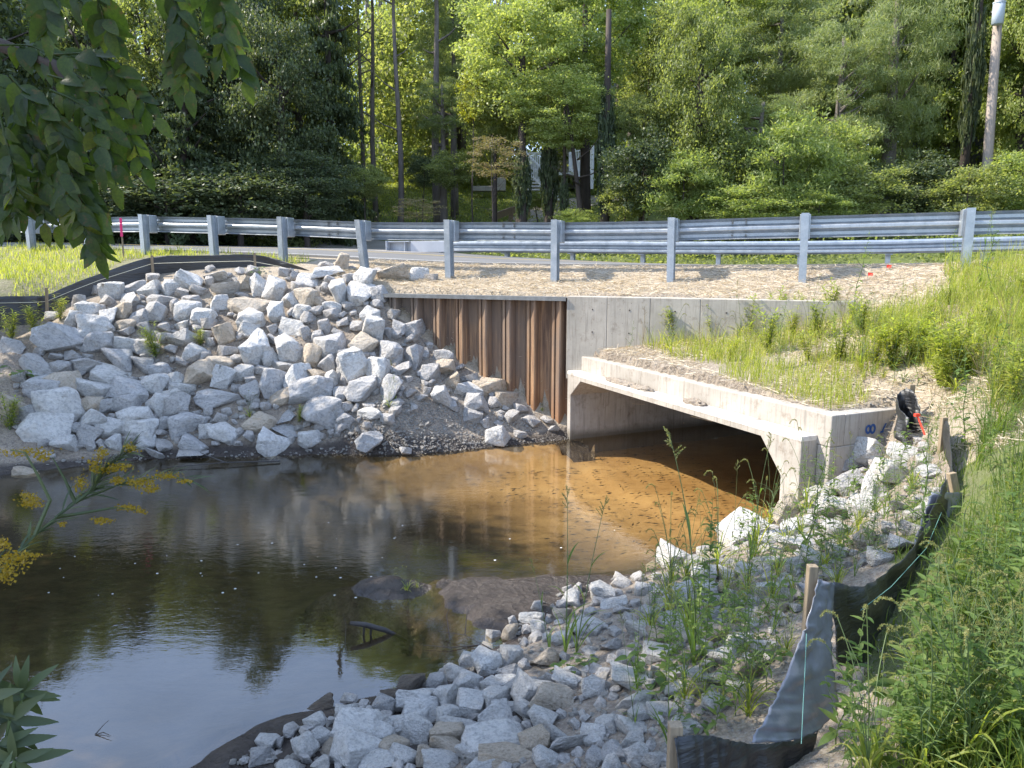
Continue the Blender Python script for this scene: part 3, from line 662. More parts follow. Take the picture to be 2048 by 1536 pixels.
def farpt(k): 
    base = Vector((-1.9, 21.75, 0)); return base + T3 * (1.905 * k)
fr = []
for k in range(0, 14):
    p = farpt(k); zt = float(np.interp(p.x, [-2, 1, 4, 8, 14, 22], [3.22, 3.19, 3.14, 3.12, 3.25, 3.6]))
    mb = MB(); ibeam(mb, (p.x, p.y), gz(p.x, p.y) - .3, zt, T3, N3); child(mb, 'post', M['galv'], gf)
    mb = MB(); mb.box(p - N3 * .18 + Vector((0, 0, zt - .17)), (.075, .10, .17), math.atan2(T3.y, T3.x)); child(mb, 'blockout', M['galv'], gf)
    fr.append(p - N3 * .29 + Vector((0, 0, zt - .165)))
mb = MB(); wbeam(mb, [fr[0].lerp(fr[1], .1)] + fr[1:], -N3); child(mb, 'rail', M['galv'], gf)
e = fr[0]; 
mb = MB(); mb.box(e - T3 * .35 + Vector((0, 0, .0)), (.62, .03, .155), math.atan2(T3.y, T3.x)); bevel(child(mb, 'end_panel', M['white_metal'], gf), .01)
mb = MB(); c = e - T3 * 1.35
for dz in (-.15, .15): mb.box(c + Vector((0, 0, dz)), (.36, .09, .012), math.atan2(T3.y, T3.x))
mb.box(c + N3 * .08, (.36, .006, .145), math.atan2(T3.y, T3.x)); mb.box(c - T3 * .36, (.012, .16, .175), math.atan2(T3.y, T3.x)); mb.box(c + T3 * .2, (.01, .07, .13), math.atan2(T3.y, T3.x))
child(mb, 'impact_head', M['terminal'], gf)

# ------------------------------------------------------------ rocks
def rock_proto(seed, sub=2):
    r = random.Random(seed); bm = bmesh.new()
    k = r.uniform(.75, 1.0)
    for _ in range(r.choice([12, 14, 17])):
        v = Vector((r.uniform(-1, 1), r.uniform(-1, 1), r.uniform(-1, 1)))
        m = max(abs(v.x), abs(v.y), abs(v.z)); q = v / m; v = q.lerp(v.normalized() * 1.15, r.uniform(.1, .6)) 
        bm.verts.new(v)
    res = bmesh.ops.convex_hull(bm, input=bm.verts)
    bmesh.ops.delete(bm, geom=[g for g in res['geom_interior'] if isinstance(g, bmesh.types.BMVert)], context='VERTS')
    for v in [v for v in bm.verts if not v.link_faces]: bm.verts.remove(v)
    bmesh.ops.bevel(bm, geom=list(bm.edges), offset=.10, offset_type='OFFSET', segments=2, affect='EDGES', profile=.6, clamp_overlap=True)
    bmesh.ops.triangulate(bm, faces=list(bm.faces))
    for _ in range(sub):
        long = [e for e in bm.edges if e.calc_length() > (.30 if sub == 2 else .2)]
        if long: bmesh.ops.subdivide_edges(bm, edges=long, cuts=1, use_grid_fill=False); bmesh.ops.triangulate(bm, faces=[f for f in bm.faces if len(f.verts) > 3])
    off = Vector((seed * 3.1, seed * 1.7, 0))
    for v in bm.verts:
        n = mnoise.noise_vector(v.co * 1.4 + off) * .10 + mnoise.noise_vector(v.co * 4 + off) * .045 + mnoise.noise_vector(v.co * 9 + off) * .02
        v.co += n
    co = [v.co for v in bm.verts]
    for ax in range(3):
        lo = min(c[ax] for c in co); hi = max(c[ax] for c in co)
        for v in bm.verts: v.co[ax] = (v.co[ax] - (lo + hi) / 2) / ((hi - lo) / 2)
    me = bpy.data.meshes.new('boulder'); bm.to_mesh(me); bm.free()
    me.polygons.foreach_set('use_smooth', [True] * len(me.polygons)); me.update(); return me
NPROTO = 18
ROCKS = {}
for t in ('rock_white', 'rock_grey', 'rock_tan', 'rock_wet'):
    ROCKS[t] = []
protos = [rock_proto(i + 1) for i in range(NPROTO)]
for t in ROCKS:
    for p in protos:
        q = p.copy(); q.materials.append(M[t]); ROCKS[t].append(q)
Z4 = (0, 400, 700 / 1920.); Z5 = (600, 420, 600 / 1772.); ZF = (600, 1000, 700 / 2006.); ZR = (1250, 700, 798 / 2048.)
L4 = """735 435 60 50 g;745 480 120 60 g;840 440 90 55 t;615 500 120 110 w;530 515 60 70 g;435 570 80 80 g;480 595 100 90 w;585 560 110 60 t;700 550 110 90 w;820 490 110 80 w;925 480 100 90 w;880 550 140 70 g;990 430 70 50 g;1050 455 140 100 w;1090 505 100 50 t;1000 525 70 60 g;1190 430 110 70 w;1150 465 60 80 g;1240 500 140 90 w;1290 460 60 50 w;1350 460 80 90 t;1420 465 80 120 w;1510 490 120 130 w;1590 560 90 110 w;1330 535 80 60 w;1200 565 120 80 w;1050 555 100 50 g;1630 440 90 60 w;1690 450 130 80 w;1800 400 160 60 w;1870 350 90 120 t;1790 370 90 50 w;1850 510 100 130 w;1690 540 130 130 t;1740 570 90 80 t;1740 620 100 50 w;1790 500 60 80 w;1640 500 80 80 w;1510 620 90 130 w;1370 580 200 110 t;1370 655 170 110 w;1360 710 110 80 w;1235 735 90 130 t;1600 700 130 90 w;1500 720 60 60 t;1600 620 70 60 t;1690 665 80 70 w;1820 640 90 70 w;1780 710 70 90 w;1880 680 70 70 w;850 615 140 110 g;960 600 60 90 w;1030 610 120 110 w;1120 640 120 90 w;760 650 100 80 g;680 610 100 90 t;600 645 100 90 w;525 690 170 110 w;390 665 90 110 w;300 650 100 60 g;680 690 100 80 t;690 725 100 40 g;790 720 80 80 w;990 680 100 70 w;1150 690 90 60 g;320 760 230 150 g;450 740 120 70 w;60 805 130 80 g;545 795 130 130 g;690 775 150 90 w;800 810 140 80 g;640 880 170 110 g;450 910 190 80 g;400 860 110 50 w;1060 850 100 100 w;1000 770 140 80 g;1130 870 70 70 t;1150 790 80 60 t;1250 840 110 60 w;1210 890 150 60 t;1400 820 150 170 w;1590 810 120 150 w;1470 870 100 90 w;1710 850 100 130 t;1820 805 160 140 g;1800 890 100 100 g;1680 750 60 90 w;1740 760 80 70 w;1900 880 80 120 g;1550 910 150 50 g;880 930 120 70 g;780 910 130 90 g;600 960 200 80 w;210 920 180 100 g;1090 960 170 130 t;1000 900 80 80 t;320 1010 160 120 t;230 1030 210 110 g;710 1045 220 100 g;500 1030 170 80 w;860 1005 140 100 w;960 990 90 80 w;1000 1030 130 60 w;1230 970 120 110 w;1340 950 90 90 w;1370 1000 80 50 g;1440 940 90 50 g;1505 1010 130 160 g;1630 980 140 150 w;1720 960 120 60 t;1820 980 100 90 w;1700 1040 250 130 g;1880 970 70 90 t;90 1110 170 160 t;330 1130 230 190 w;490 1120 130 100 t;590 1140 110 90 g;690 1120 140 100 g;500 1200 230 110 w;740 1195 180 120 w;870 1120 140 110 w;980 1130 170 110 g;940 1060 150 60 w;1190 1080 230 70 g;1380 1060 100 90 g;1550 1085 140 80 t;1760 1160 200 170 g;1420 1210 170 100 t;1560 1180 110 70 g;1580 1250 130 60 g;255 1250 220 170 w;160 1170 90 90 g;440 1250 170 60 g;480 1290 120 110 g;610 1255 150 90 w;760 1260 200 110 w;1020 1240 180 130 g;890 1230 110 70 g;1140 1260 90 80 w;1220 1275 160 90 w;360 1340 120 80 w;560 1350 70 60 g;620 1330 90 80 w;1065 1330 160 90 g;880 1280 100 40 t;900 1350 120 30 t;1375 1300 90 50 w;1500 1340 160 130 w;1690 1310 120 90 w;1185 1340 60 30 w;1760 1300 70 40 g;840 1400 120 70 g;1070 1380 180 30 t;270 1400 90 30 g;150 1500 150 50 t;1880 1250 90 60 w;1880 1190 90 70 g"""
L5 = """375 405 110 130 w;295 420 80 70 w;450 385 60 60 w;560 385 180 90 t;710 385 100 90 w;640 410 70 60 w;780 415 80 60 w;350 500 150 110 w;470 500 90 100 g;450 570 80 70 g;410 620 110 90 w;430 715 120 170 w;335 690 100 70 t;375 785 170 140 t;590 695 90 90 g;665 710 140 110 g;655 770 90 60 w;520 740 60 70 g;540 840 140 130 g;660 860 110 140 g;730 860 70 80 g;310 910 170 180 w;445 945 140 150 w;370 875 70 60 g;270 1010 70 80 t;370 1060 180 130 g;240 1100 90 110 g;530 1060 110 170 g;600 950 130 60 g;770 960 110 100 g;840 930 150 90 t;890 1000 110 110 t;1000 1010 130 60 w;1120 1035 180 110 t;1000 1060 160 80 w;1035 1140 140 130 g;750 1075 60 50 w;840 1110 90 130 w;650 1095 80 80 t;270 1175 100 70 w;330 1180 60 60 g;270 1235 110 80 g;410 1160 80 40 w;410 1200 150 60 w;1220 1110 150 80 t;1150 1150 90 80 g;1300 1185 90 60 w;1250 1240 90 80 w;1370 1250 110 50 t;1460 1245 90 50 t;1295 1335 80 50 w;1500 1300 70 40 t;410 1365 150 110 g;1160 1340 130 110 w;620 1430 100 40 g"""
LF = """1075 940 160 140 w;1210 900 110 100 w;880 1000 110 90 w;820 1000 60 60 t;960 1060 150 110 w;1100 1070 110 90 w;1200 1000 120 80 g;1190 1050 140 60 g;1290 960 90 80 t;780 1050 100 100 g;840 1140 140 130 w;660 1150 200 110 w;640 1075 150 100 b;740 1150 60 80 w;1010 1110 70 50 w;970 1190 150 130 w;1130 1150 140 120 w;1300 1090 130 160 w;1270 1060 160 70 g;1420 1040 80 80 w;1540 980 150 100 g;1530 1040 140 90 w;1690 980 80 80 g;1740 1000 100 60 t;1700 1070 140 100 w;1400 1090 130 60 g;1460 1160 210 120 t;1290 1200 100 110 w;1180 1200 150 70 w;860 1260 140 140 g;690 1220 190 120 w;560 1170 90 60 g;490 1250 90 80 g;640 1290 190 120 w;340 1320 260 150 w;440 1360 170 120 w;660 1340 140 140 w;750 1350 60 110 g;860 1370 180 130 t;930 1330 200 70 w;1120 1250 180 90 w;1000 1250 90 80 g;1230 1280 80 60 g;1390 1270 150 110 w;1120 1390 320 140 w;1300 1320 80 90 g;540 1430 150 120 t;600 1480 150 90 w;330 1450 240 160 w;40 1410 110 130 w;170 1440 160 90 t;130 1510 110 70 w;30 1500 80 90 w;440 1510 170 80 w;700 1470 60 130 t;840 1440 180 120 t;960 1460 110 120 g;800 1500 180 90 w;1180 1480 260 100 t;1020 1520 150 80 g;1400 1490 130 110 w;1200 770 80 100 t;1220 700 60 60 t;1330 680 120 70 w;1370 740 80 100 w;1300 750 70 60 t;1280 830 70 60 g;1350 800 100 60 t;1560 570 100 80 w;1600 520 80 70 g;1850 490 120 60 w;1940 460 100 60 w;1660 650 90 60 w;1720 600 110 60 w;1800 590 130 60 w;1590 740 130 60 w;1700 720 150 60 w;1850 640 120 60 w;1900 1030 200 120 w;1920 1150 180 90 w;1950 1230 120 90 g;1910 1310 180 70 w;1680 1360 120 80 w;1480 1340 120 80 g;1550 1400 200 90 w;360 1180 80 30 w;440 1110 70 40 b;520 1130 110 70 b;100 1185 160 60 b"""
LR = """260 1070 170 120 w;620 920 250 150 w;860 820 160 130 t;900 905 180 90 w;1270 510 180 150 w;1440 530 140 110 g;1400 620 220 120 w;1160 690 180 100 g;1330 700 200 140 w;1010 740 150 90 w;1100 820 190 110 w;1240 800 160 100 g;560 1150 110 60 w;640 1140 120 60 w;900 1000 220 80 w;750 970 180 70 w;480 1100 160 60 g;620 1210 110 80 t;760 1250 130 90 w;720 1180 90 60 w;830 1210 90 60 t;1100 930 160 100 w;1000 1080 150 80 w"""
def parse(s, z):
    out = []
    for it in s.split(';'):
        a = it.split(); out.append((z[0] + float(a[0]) * z[2], z[1] + float(a[1]) * z[2], float(a[2]) * z[2], float(a[3]) * z[2], {'w': 'rock_white', 'g': 'rock_grey', 't': 'rock_tan', 'b': 'rock_wet'}[a[4]]))
    return out
spec_l = parse(L4, Z4) + parse(L5, Z5); spec_r = parse(LF, ZF) + parse(LR, ZR)
spec_r = [(a, b, c, d, 'rock_white' if e == 'rock_grey' and i % 3 else e) for i, (a, b, c, d, e) in enumerate(spec_r)]
def fill(spec, polys, n, smin, smax, seed):
    r = random.Random(seed); add = []
    for _ in range(n * 30):
        if len(add) >= n: break
        poly = r.choice(polys); xs_ = [p[0] for p in poly]; ys_ = [p[1] for p in poly]
        x = r.uniform(min(xs_), max(xs_)); y = r.uniform(min(ys_), max(ys_))
        if sdpoly(np.array([x]), np.array([y]), poly)[0] < 0: continue
        wd = r.uniform(smin, smax); 
        if any(abs(x - a[0]) < (wd + a[2]) * .36 and abs(y - a[1]) < (wd * .7 + a[3]) * .36 for a in spec + add): continue
        add.append((x, y, wd, wd * r.uniform(.6, .85), r.choice(['rock_white'] * 4 + ['rock_grey'] * 2 + ['rock_tan'])))
    return add
PILE = [(70, 690), (250, 590), (420, 540), (640, 545), (690, 520), (750, 580), (850, 680), (960, 770), (1040, 830), (960, 870), (880, 790), (760, 860), (620, 880), (300, 905), (60, 890), (10, 820)]
NEAR = [(460, 1525), (700, 1400), (940, 1320), (1020, 1240), (1130, 1180), (1330, 1130), (1480, 1060), (1640, 1010), (1820, 900), (1840, 1000), (1700, 1150), (1600, 1180), (1560, 1300), (1420, 1440), (1330, 1540), (600, 1540)]
fill_l = fill(spec_l, [PILE], 130, 14, 40, 3)
fill_r = fill(spec_r, [NEAR, NEAR, [(1330, 1150), (1700, 1000), (1800, 1050), (1560, 1250), (1200, 1280)], [(1500, 1060), (1680, 930), (1840, 880), (1890, 1000), (1800, 1100), (1640, 1170)]], 420, 20, 52, 5)
ORD = ['first', 'second', 'third', 'fourth', 'fifth', 'sixth', 'seventh', 'eighth', 'ninth', 'tenth', 'eleventh', 'twelfth', 'thirteenth', 'fourteenth', 'fifteenth', 'sixteenth', 'seventeenth', 'eighteenth', 'nineteenth']
TENS = ['', '', 'twenty', 'thirty', 'forty', 'fifty', 'sixty', 'seventy', 'eighty', 'ninety']; TENO = ['', '', 'twentieth', 'thirtieth', 'fortieth', 'fiftieth', 'sixtieth', 'seventieth', 'eightieth', 'ninetieth']
def ordw(i): return ORD[i - 1] if i < 20 else (TENO[i // 10] if i % 10 == 0 else TENS[i // 10] + '-' + ORD[i % 10 - 1])
def place_rock(px, py, wd, ht, mat, name='boulder', rr=rng):
    p = hit(px, py + ht * .30)
    if p is None: return None
    dd = p.y * math.cos(PITCH) + (H - p.z) * math.sin(PITCH); k = dd / F
    e_ = 1.16 if py > 1090 else 1.04; sx = wd * k / 2 * e_; szv = ht * k / 2 * e_; sy = (sx + szv) * .52
    o = bpy.data.objects.new(name, rr.choice(ROCKS[mat])); COL.objects.link(o)
    slope = .55 if px < 1130 and py < 900 else .8
    o.scale = (sx * 1.08, sy * 1.05, szv * (1.15 if slope < .6 else 1.0))
    rz = rr.choice([0, math.pi]) + rr.uniform(-.35, .35); o.rotation_euler = (rr.uniform(-.35, .35) + rr.choice([0, math.pi]), rr.uniform(-.4, .4), rz)
    o.location = p + Vector((0, sy * .25, szv * .42)); return o
def label_rows(items, bands, where, group, kept):
    rows = {}
    for it in items:
        b = next(i for i, (lim, nm) in enumerate(bands) if it[1] < lim); rows.setdefault(b, []).append(it)
    for b, row in rows.items():
        row.sort(key=lambda a: a[0]); n = 0
        for it in row:
            o = place_rock(*it)
            if o is None: continue
            n += 1; big = it[2] * it[3]
            sz = 'large' if big > 2600 else ('small' if big < 700 else 'middling'); a = it[2] / it[3]
            shp = 'upright' if a < .85 else ('flat' if a > 1.9 else ('long' if a > 1.5 else 'blocky'))
            cl = {'rock_white': 'whitish', 'rock_grey': 'grey', 'rock_tan': 'tan', 'rock_wet': 'wet brown'}[it[4]]
            tag(o, '%s %s %s rock, %s from left in %s' % (sz, cl, shp, ordw(n), bands[b][1]), 'rock', group)
all_r = [(s, 'l') for s in spec_l + fill_l] + [(s, 'r') for s in spec_r + fill_r]
all_r.sort(key=lambda s: -s[0][2] * s[0][3]); keep = all_r[:298]; rest = all_r[298:]
label_rows([s for s, k in keep if k == 'l'], [(560, 'the crest row of the far heap'), (620, 'the upper row of the far heap'), (680, 'the upper middle row of the far heap'), (740, 'the middle row of the far heap'),
            (800, 'the lower middle row of the far heap'), (860, 'the lower row of the far heap'), (9999, 'the waterside row of the far heap')], '', 'riprap rocks heaped on the far bank', 0)
label_rows([s for s, k in keep if k == 'r'], [(1080, 'the rocks beside the wing wall'), (1200, 'the near bank row behind the mud bar'), (1290, 'the near bank row before the mud bar'), (1370, 'the upper row of the near bank'),
            (1440, 'the middle row of the near bank'), (1500, 'the lower row of the near bank'), (9999, 'the frontmost row of the near bank')], '', 'riprap rocks laid along the near bank', 0)
# smaller rocks and chips between them, too many to count: one mesh
def merged(name, items, mat, label, cat):
    mb_v = []; mb_f = []; n0 = 0
    for (p, s, e, k) in items:
        me = protos_lo[k]; co = np.array([v.co[:] for v in me.vertices]) * np.array(s); Rm = np.array(e.to_matrix())
        co = co @ Rm.T + np.array(p); fs = np.array([f.vertices[:] for f in me.polygons]) + n0; n0 += len(co); mb_v.append(co); mb_f.append(fs)
    return tag(link(name, np_mesh(name, np.concatenate(mb_v), np.concatenate(mb_f), True), mat), label, cat, kind='stuff')
from mathutils import Euler
protos_lo = [rock_proto(40 + i, 0) for i in range(6)]
items = []
for (s, k) in rest:
    p = hit(s[0], s[1])
    if p is None: continue
    kk = p.y / F; items.append((p + Vector((0, 0, s[3] * kk * .15)), (s[2] * kk * .5, s[2] * kk * .42, s[3] * kk * .5), Euler((rng.uniform(-.4, .4), rng.uniform(-.4, .4), rng.uniform(0, 6))), rng.randrange(6)))
merged('small_rocks', items, M['small_rock'], 'small whitish rocks wedged between the bigger riprap', 'small rocks')
items = []
def scatter_px(poly, n, smin, smax, r):
    xs_ = [p[0] for p in poly]; ys_ = [p[1] for p in poly]; c = 0
    while c < n:
        x = r.uniform(min(xs_), max(xs_)); y = r.uniform(min(ys_), max(ys_))
        if sdpoly(np.array([x]), np.array([y]), poly)[0] < 0: continue
        c += 1; p = hit(x, y)
        if p is None: continue
        s = r.uniform(smin, smax) * r.uniform(.5, 1); items.append((p, (s, s * r.uniform(.6, 1), s * r.uniform(.45, .8)), Euler((r.uniform(-.5, .5), r.uniform(-.5, .5), r.uniform(0, 6))), r.randrange(6)))
r_ = random.Random(5)
scatter_px([(680, 830), (760, 800), (880, 790), (970, 860), (980, 890), (840, 900), (700, 880)], 1500, .008, .022, r_)
scatter_px([(680, 830), (760, 800), (880, 790), (1120, 860), (980, 890), (840, 900), (600, 905)], 260, .02, .045, r_)
scatter_px(PILE, 700, .02, .07, r_); scatter_px(NEAR, 1500, .008, .035, r_)
scatter_px([(1200, 700), (1420, 700), (1640, 820), (1780, 820), (1850, 760), (1700, 680), (1400, 680)], 900, .006, .018, r_)
scatter_px([(1250, 1300), (1650, 1200), (1850, 1250), (1900, 1536), (1300, 1536)], 700, .005, .016, r_)
scatter_px([(0, 930), (300, 905), (700, 900), (1100, 875), (1130, 890), (700, 915), (300, 930)], 350, .008, .03, r_)
merged('gravel', items, M['gravel'], 'loose gravel and stone chips strewn over the banks', 'gravel')
# soil clods washed on to the culvert ledge
for i, (a, wd, lab) in enumerate([(1.35, .42, 'long pile of dry soil on the culvert ledge, nearest the sheet piling'), (1.85, .22, 'rounded pile of dry soil in the middle of the culvert ledge'), (2.9, .20, 'small pile of dark soil on the culvert ledge, nearest the camera')]):
    bm = bmesh.new(); bmesh.ops.create_icosphere(bm, subdivisions=4, radius=1)
    c = F0 + FD * a + BD * .10
    for v in bm.verts:
        q = v.co.copy(); n = 1 + mnoise.noise(q * 2.5 + Vector((i, 0, 0))) * .3 + mnoise.noise(q * 9) * .14
        l = FD * q.x * wd * n + BD * q.y * .085 * n; v.co = Vector((c.x + l.x, c.y + l.y, 1.034 + max(0, q.z) * .055 * n))
    me = bpy.data.meshes.new('soil_pile'); bm.to_mesh(me); bm.free(); me.polygons.foreach_set('use_smooth', [True] * len(me.polygons))
    tag(link('soil_pile', me, M['ground']), lab, 'soil', 'soil washed on to the culvert ledge')

# ------------------------------------------------------------ silt fences
def sheet(cols, nu, nv, wr=.02, seed=0):
    # cols: list of (top Vector, bottom Vector)
    V_ = []; n = len(cols) - 1
    for i in range(nu + 1):
        t = i / nu * n; k = min(int(t), n - 1); u = t - k; 
        g = lambda j, w_: cols[max(0, min(n, j))][w_]
        def cm(w_):
            a, b, c, d = g(k - 1, w_), g(k, w_), g(k + 1, w_), g(k + 2, w_)
            return .5 * ((2 * b) + (c - a) * u + (2 * a - 5 * b + 4 * c - d) * u * u + (3 * b - a - 3 * c + d) * u ** 3)
        T_ = cm(0); B_ = cm(1)
        for j in range(nv + 1):
            v = j / nv; p = T_.lerp(B_, v)
            q = Vector((t * 1.3 + seed, v * .7, seed)); env = math.sin(math.pi * min(1, v * 1.2 + .12))
            p = p + Vector((mnoise.noise(q * 1.9), mnoise.noise(q * 1.9 + Vector((9, 9, 9))), 0)) * wr * env * 1.6 + Vector((mnoise.noise(q * 6 + Vector((4, 0, 0))), mnoise.noise(q * 6), 0)) * wr * .45
            V_.append(p)
    fs = [(i * (nv + 1) + j, i * (nv + 1) + j + 1, (i + 1) * (nv + 1) + j + 1, (i + 1) * (nv + 1) + j) for i in range(nu) for j in range(nv)]
    return V_, fs
def solid(o, t=.004): m = o.modifiers.new('thickness', 'SOLIDIFY'); m.thickness = t; return o
def down(p, dz=0, dx=0, dy=0): return Vector((p.x + dx, p.y + dy, gz(p.x + dx, p.y + dy) - .06 + dz))
sf = empty('silt_fence', Dp(305, 560, 13.4)); tag(sf, 'long black silt fence above the far rock heap, below the grassy road edge', 'silt fence')
tl = [(-60, 600, 11.6), (0, 593, 12.0), (60, 592, 12.2), (92, 590, 12.4), (140, 570, 12.7), (200, 547, 13.0), (305, 514, 13.5), (400, 511, 13.6), (500, 509, 13.7), (560, 520, 13.7), (625, 543, 13.5)]
mb = MB(); cols = [(Dp(*q), Vector((Dp(*q).x, Dp(*q).y, min(Dp(*q).z - .03, gz(Dp(*q).x, Dp(*q).y) - .08)))) for q in tl]
vs, fs = sheet(cols, 110, 12, .02, 3); mb.add(vs, fs); solid(child(mb, 'fabric', M['fabric'], sf, True))
mb = MB(); tp = [Dp(q[0], q[1] + 13, q[2] - .05) for q in tl]; mb.tube(tp, .004, 5); child(mb, 'string', M['cream'], sf)
for (px, py, d, ln) in [(95, 575, 12.3, (-.05, 0)), (305, 511, 13.44, (0, 0)), (510, 506, 13.6, (0, 0))]:
    a = Dp(px, py, d); mb = MB(); mb.bar((a.x + ln[0], a.y - .03, gz(a.x, a.y) - .2), (a.x, a.y - .03, a.z), .035, .035); child(mb, 'stake', M['wood'], sf)
sf2 = empty('silt_fence', Dp(1630, 1400, 3.0)); tag(sf2, 'slumped black silt fence on leaning wooden stakes in the weeds of the near bank', 'silt fence')
def sh(cols, nu, nv, wr, seed, name='fabric', mt='fabric'):
    mb = MB(); vs, fs = sheet(cols, nu, nv, wr, seed); mb.add(vs, fs); return solid(child(mb, name, M[mt], sf2, True), .003)
c1 = [((1350, 1476, 2.25), (1345, 1700, 2.15)), ((1400, 1470, 2.30), (1400, 1700, 2.2)), ((1450, 1478, 2.38), (1450, 1700, 2.25)), ((1500, 1487, 2.48), (1510, 1700, 2.35)), ((1570, 1484, 2.55), (1575, 1690, 2.42)), ((1640, 1462, 2.66), (1630, 1640, 2.5))]
sh([(Dp(*a), Dp(*b)) for a, b in c1], 50, 14, .02, 1)
c2 = [((1636, 1160, 3.0), (1668, 1166, 3.04)), ((1617, 1230, 2.95), (1665, 1240, 3.0)), ((1590, 1300, 2.86), (1663, 1310, 2.92)), ((1560, 1375, 2.72), (1671, 1370, 2.86)), ((1530, 1435, 2.6), (1670, 1425, 2.78)), ((1500, 1487, 2.5), (1615, 1478, 2.62))]
sh([(Dp(*a), Dp(*b)) for a, b in c2], 44, 20, .022, 7, mt='fabric_sheen')
c3 = [((1668, 1163, 3.04), (1674, 1330, 2.98)), ((1720, 1172, 3.2), (1728, 1330, 3.1)), ((1770, 1148, 3.5), (1780, 1300, 3.4)), ((1825, 1095, 3.9), (1830, 1230, 3.8)), ((1870, 1010, 4.4), (1880, 1170, 4.3)), ((1893, 948, 4.75), (1905, 1130, 4.6))]
sh([(Dp(*a), Dp(*b)) for a, b in c3], 44, 14, .03, 11)
c4 = [((1862, 985, 4.55), (1925, 985, 4.72)), ((1840, 1050, 4.4), (1925, 1060, 4.6)), ((1815, 1120, 4.2), (1915, 1130, 4.4)), ((1780, 1180, 4.0), (1880, 1200, 4.2))]
sh([(Dp(*a), Dp(*b)) for a, b in c4], 30, 14, .03, 17, mt='fabric_sheen')
c5 = [((1905, 955, 4.85), (1915, 1060, 4.8)), ((1897, 842, 5.7), (1885, 985, 5.6)), ((1868, 900, 6.1), (1868, 960, 6.1)), ((1850, 840, 6.4), (1846, 905, 6.4)), ((1826, 783, 6.6), (1822, 890, 6.55)), ((1800, 782, 6.75), (1800, 870, 6.7)), ((1796, 815, 6.5), (1788, 875, 6.45)), ((1820, 835, 6.3), (1812, 890, 6.3))]
sh([(Dp(*a), Dp(*b)) for a, b in c5], 70, 14, .035, 23)
for (px, py, d, bx_, by_, wd) in [(1355, 1458, 2.26, 0, 0, .045), (1631, 1136, 3.02, -.01, 0, .042), (1908, 948, 4.82, .09, -.05, .05), (1893, 836, 5.75, 0, 0, .045), (1827, 770, 6.7, 0, 0, .05)]:
    a = Dp(px, py, d); mb = MB(); mb.bar((a.x + bx_, a.y + by_ + .03, gz(a.x, a.y) - .25), (a.x, a.y + .03, a.z), wd, wd * .9); bevel(child(mb, 'stake', M['wood'], sf2), .004)
mb = MB(); pp = [Dp(1603, 1262, 2.84), Dp(1600, 1330, 2.78), Dp(1596, 1400, 2.66), Dp(1592, 1478, 2.54)]; mb.tube([p + Vector((0, -.05, .015)) for p in pp], .0014, 5); child(mb, 'thread', M['string'], sf2)
mb = MB(); pp = [Dp(1720, 1210, 3.1), Dp(1780, 1165, 3.45), Dp(1850, 1090, 4.0), Dp(1880, 1020, 4.4)]; mb.tube([p + Vector((-.02, -.05, 0)) for p in pp], .0014, 5); child(mb, 'thread', M['string'], sf2)
mb = MB(); a = Dp(1834, 830, 6.25); b = Dp(1850, 870, 6.15); mb.bar(a, b, .018, .005, (1, 0, 0)); mb.box(a, (.024, .012, .012), .3); child(mb, 'ribbon', M['red'], sf2)
# survey stakes and small marker flags
def stake_flag(name, px, py0, py1, d, lab, mat, wdt=.03):
    r0 = Dp(px, py1, d); t = empty(name, (r0.x, r0.y, gz(r0.x, r0.y))); tag(t, lab, 'marker')
    top = Dp(px, py0, d); mb = MB(); mb.bar((r0.x, r0.y, gz(r0.x, r0.y) - .1), (r0.x, r0.y, top.z), wdt, wdt * .5); child(mb, 'stake', M['wood'], t)
    mb = MB(); mb.bar((r0.x, r0.y - .01, top.z - .36), (r0.x + .01, r0.y - .012, top.z + .0), wdt * 1.35, wdt * .8); mb.bar((r0.x + .02, r0.y - .03, top.z - .22), (r0.x + .035, r0.y - .03, top.z - .05), .02, .01); child(mb, 'ribbon', mat, t)
stake_flag('survey_stake', 246, 436, 498, 15.0, 'thin wooden survey stake with a pink ribbon before the guardrail', M['pink'])
def pin_flag(px, py, lab):
    p = hit(px, py + 6) or Dp(px, py + 6, 9.5); t = empty('marker_flag', p); tag(t, lab, 'flag', 'small marker flags in the straw')
    mb = MB(); mb.tube([p + Vector((0, 0, -.05)), p + Vector((.01, 0, .16))], .0025, 5); child(mb, 'wire', M['cap'], t)
    mb = MB(); a = p + Vector((.01, -.004, .16)); mb.add([a, a + Vector((.06, -.02, -.01)), a + Vector((.065, .0, -.045)), a + Vector((.03, -.03, -.05)), a + Vector((0, 0, -.045))], [(0, 1, 2, 3, 4)]); solid(child(mb, 'flag', M['red'], t), .001)
pin_flag(1733, 562, 'red marker flag lying low in the straw, left of the other'); pin_flag(1770, 546, 'orange red marker flag in the straw, farther right and higher')

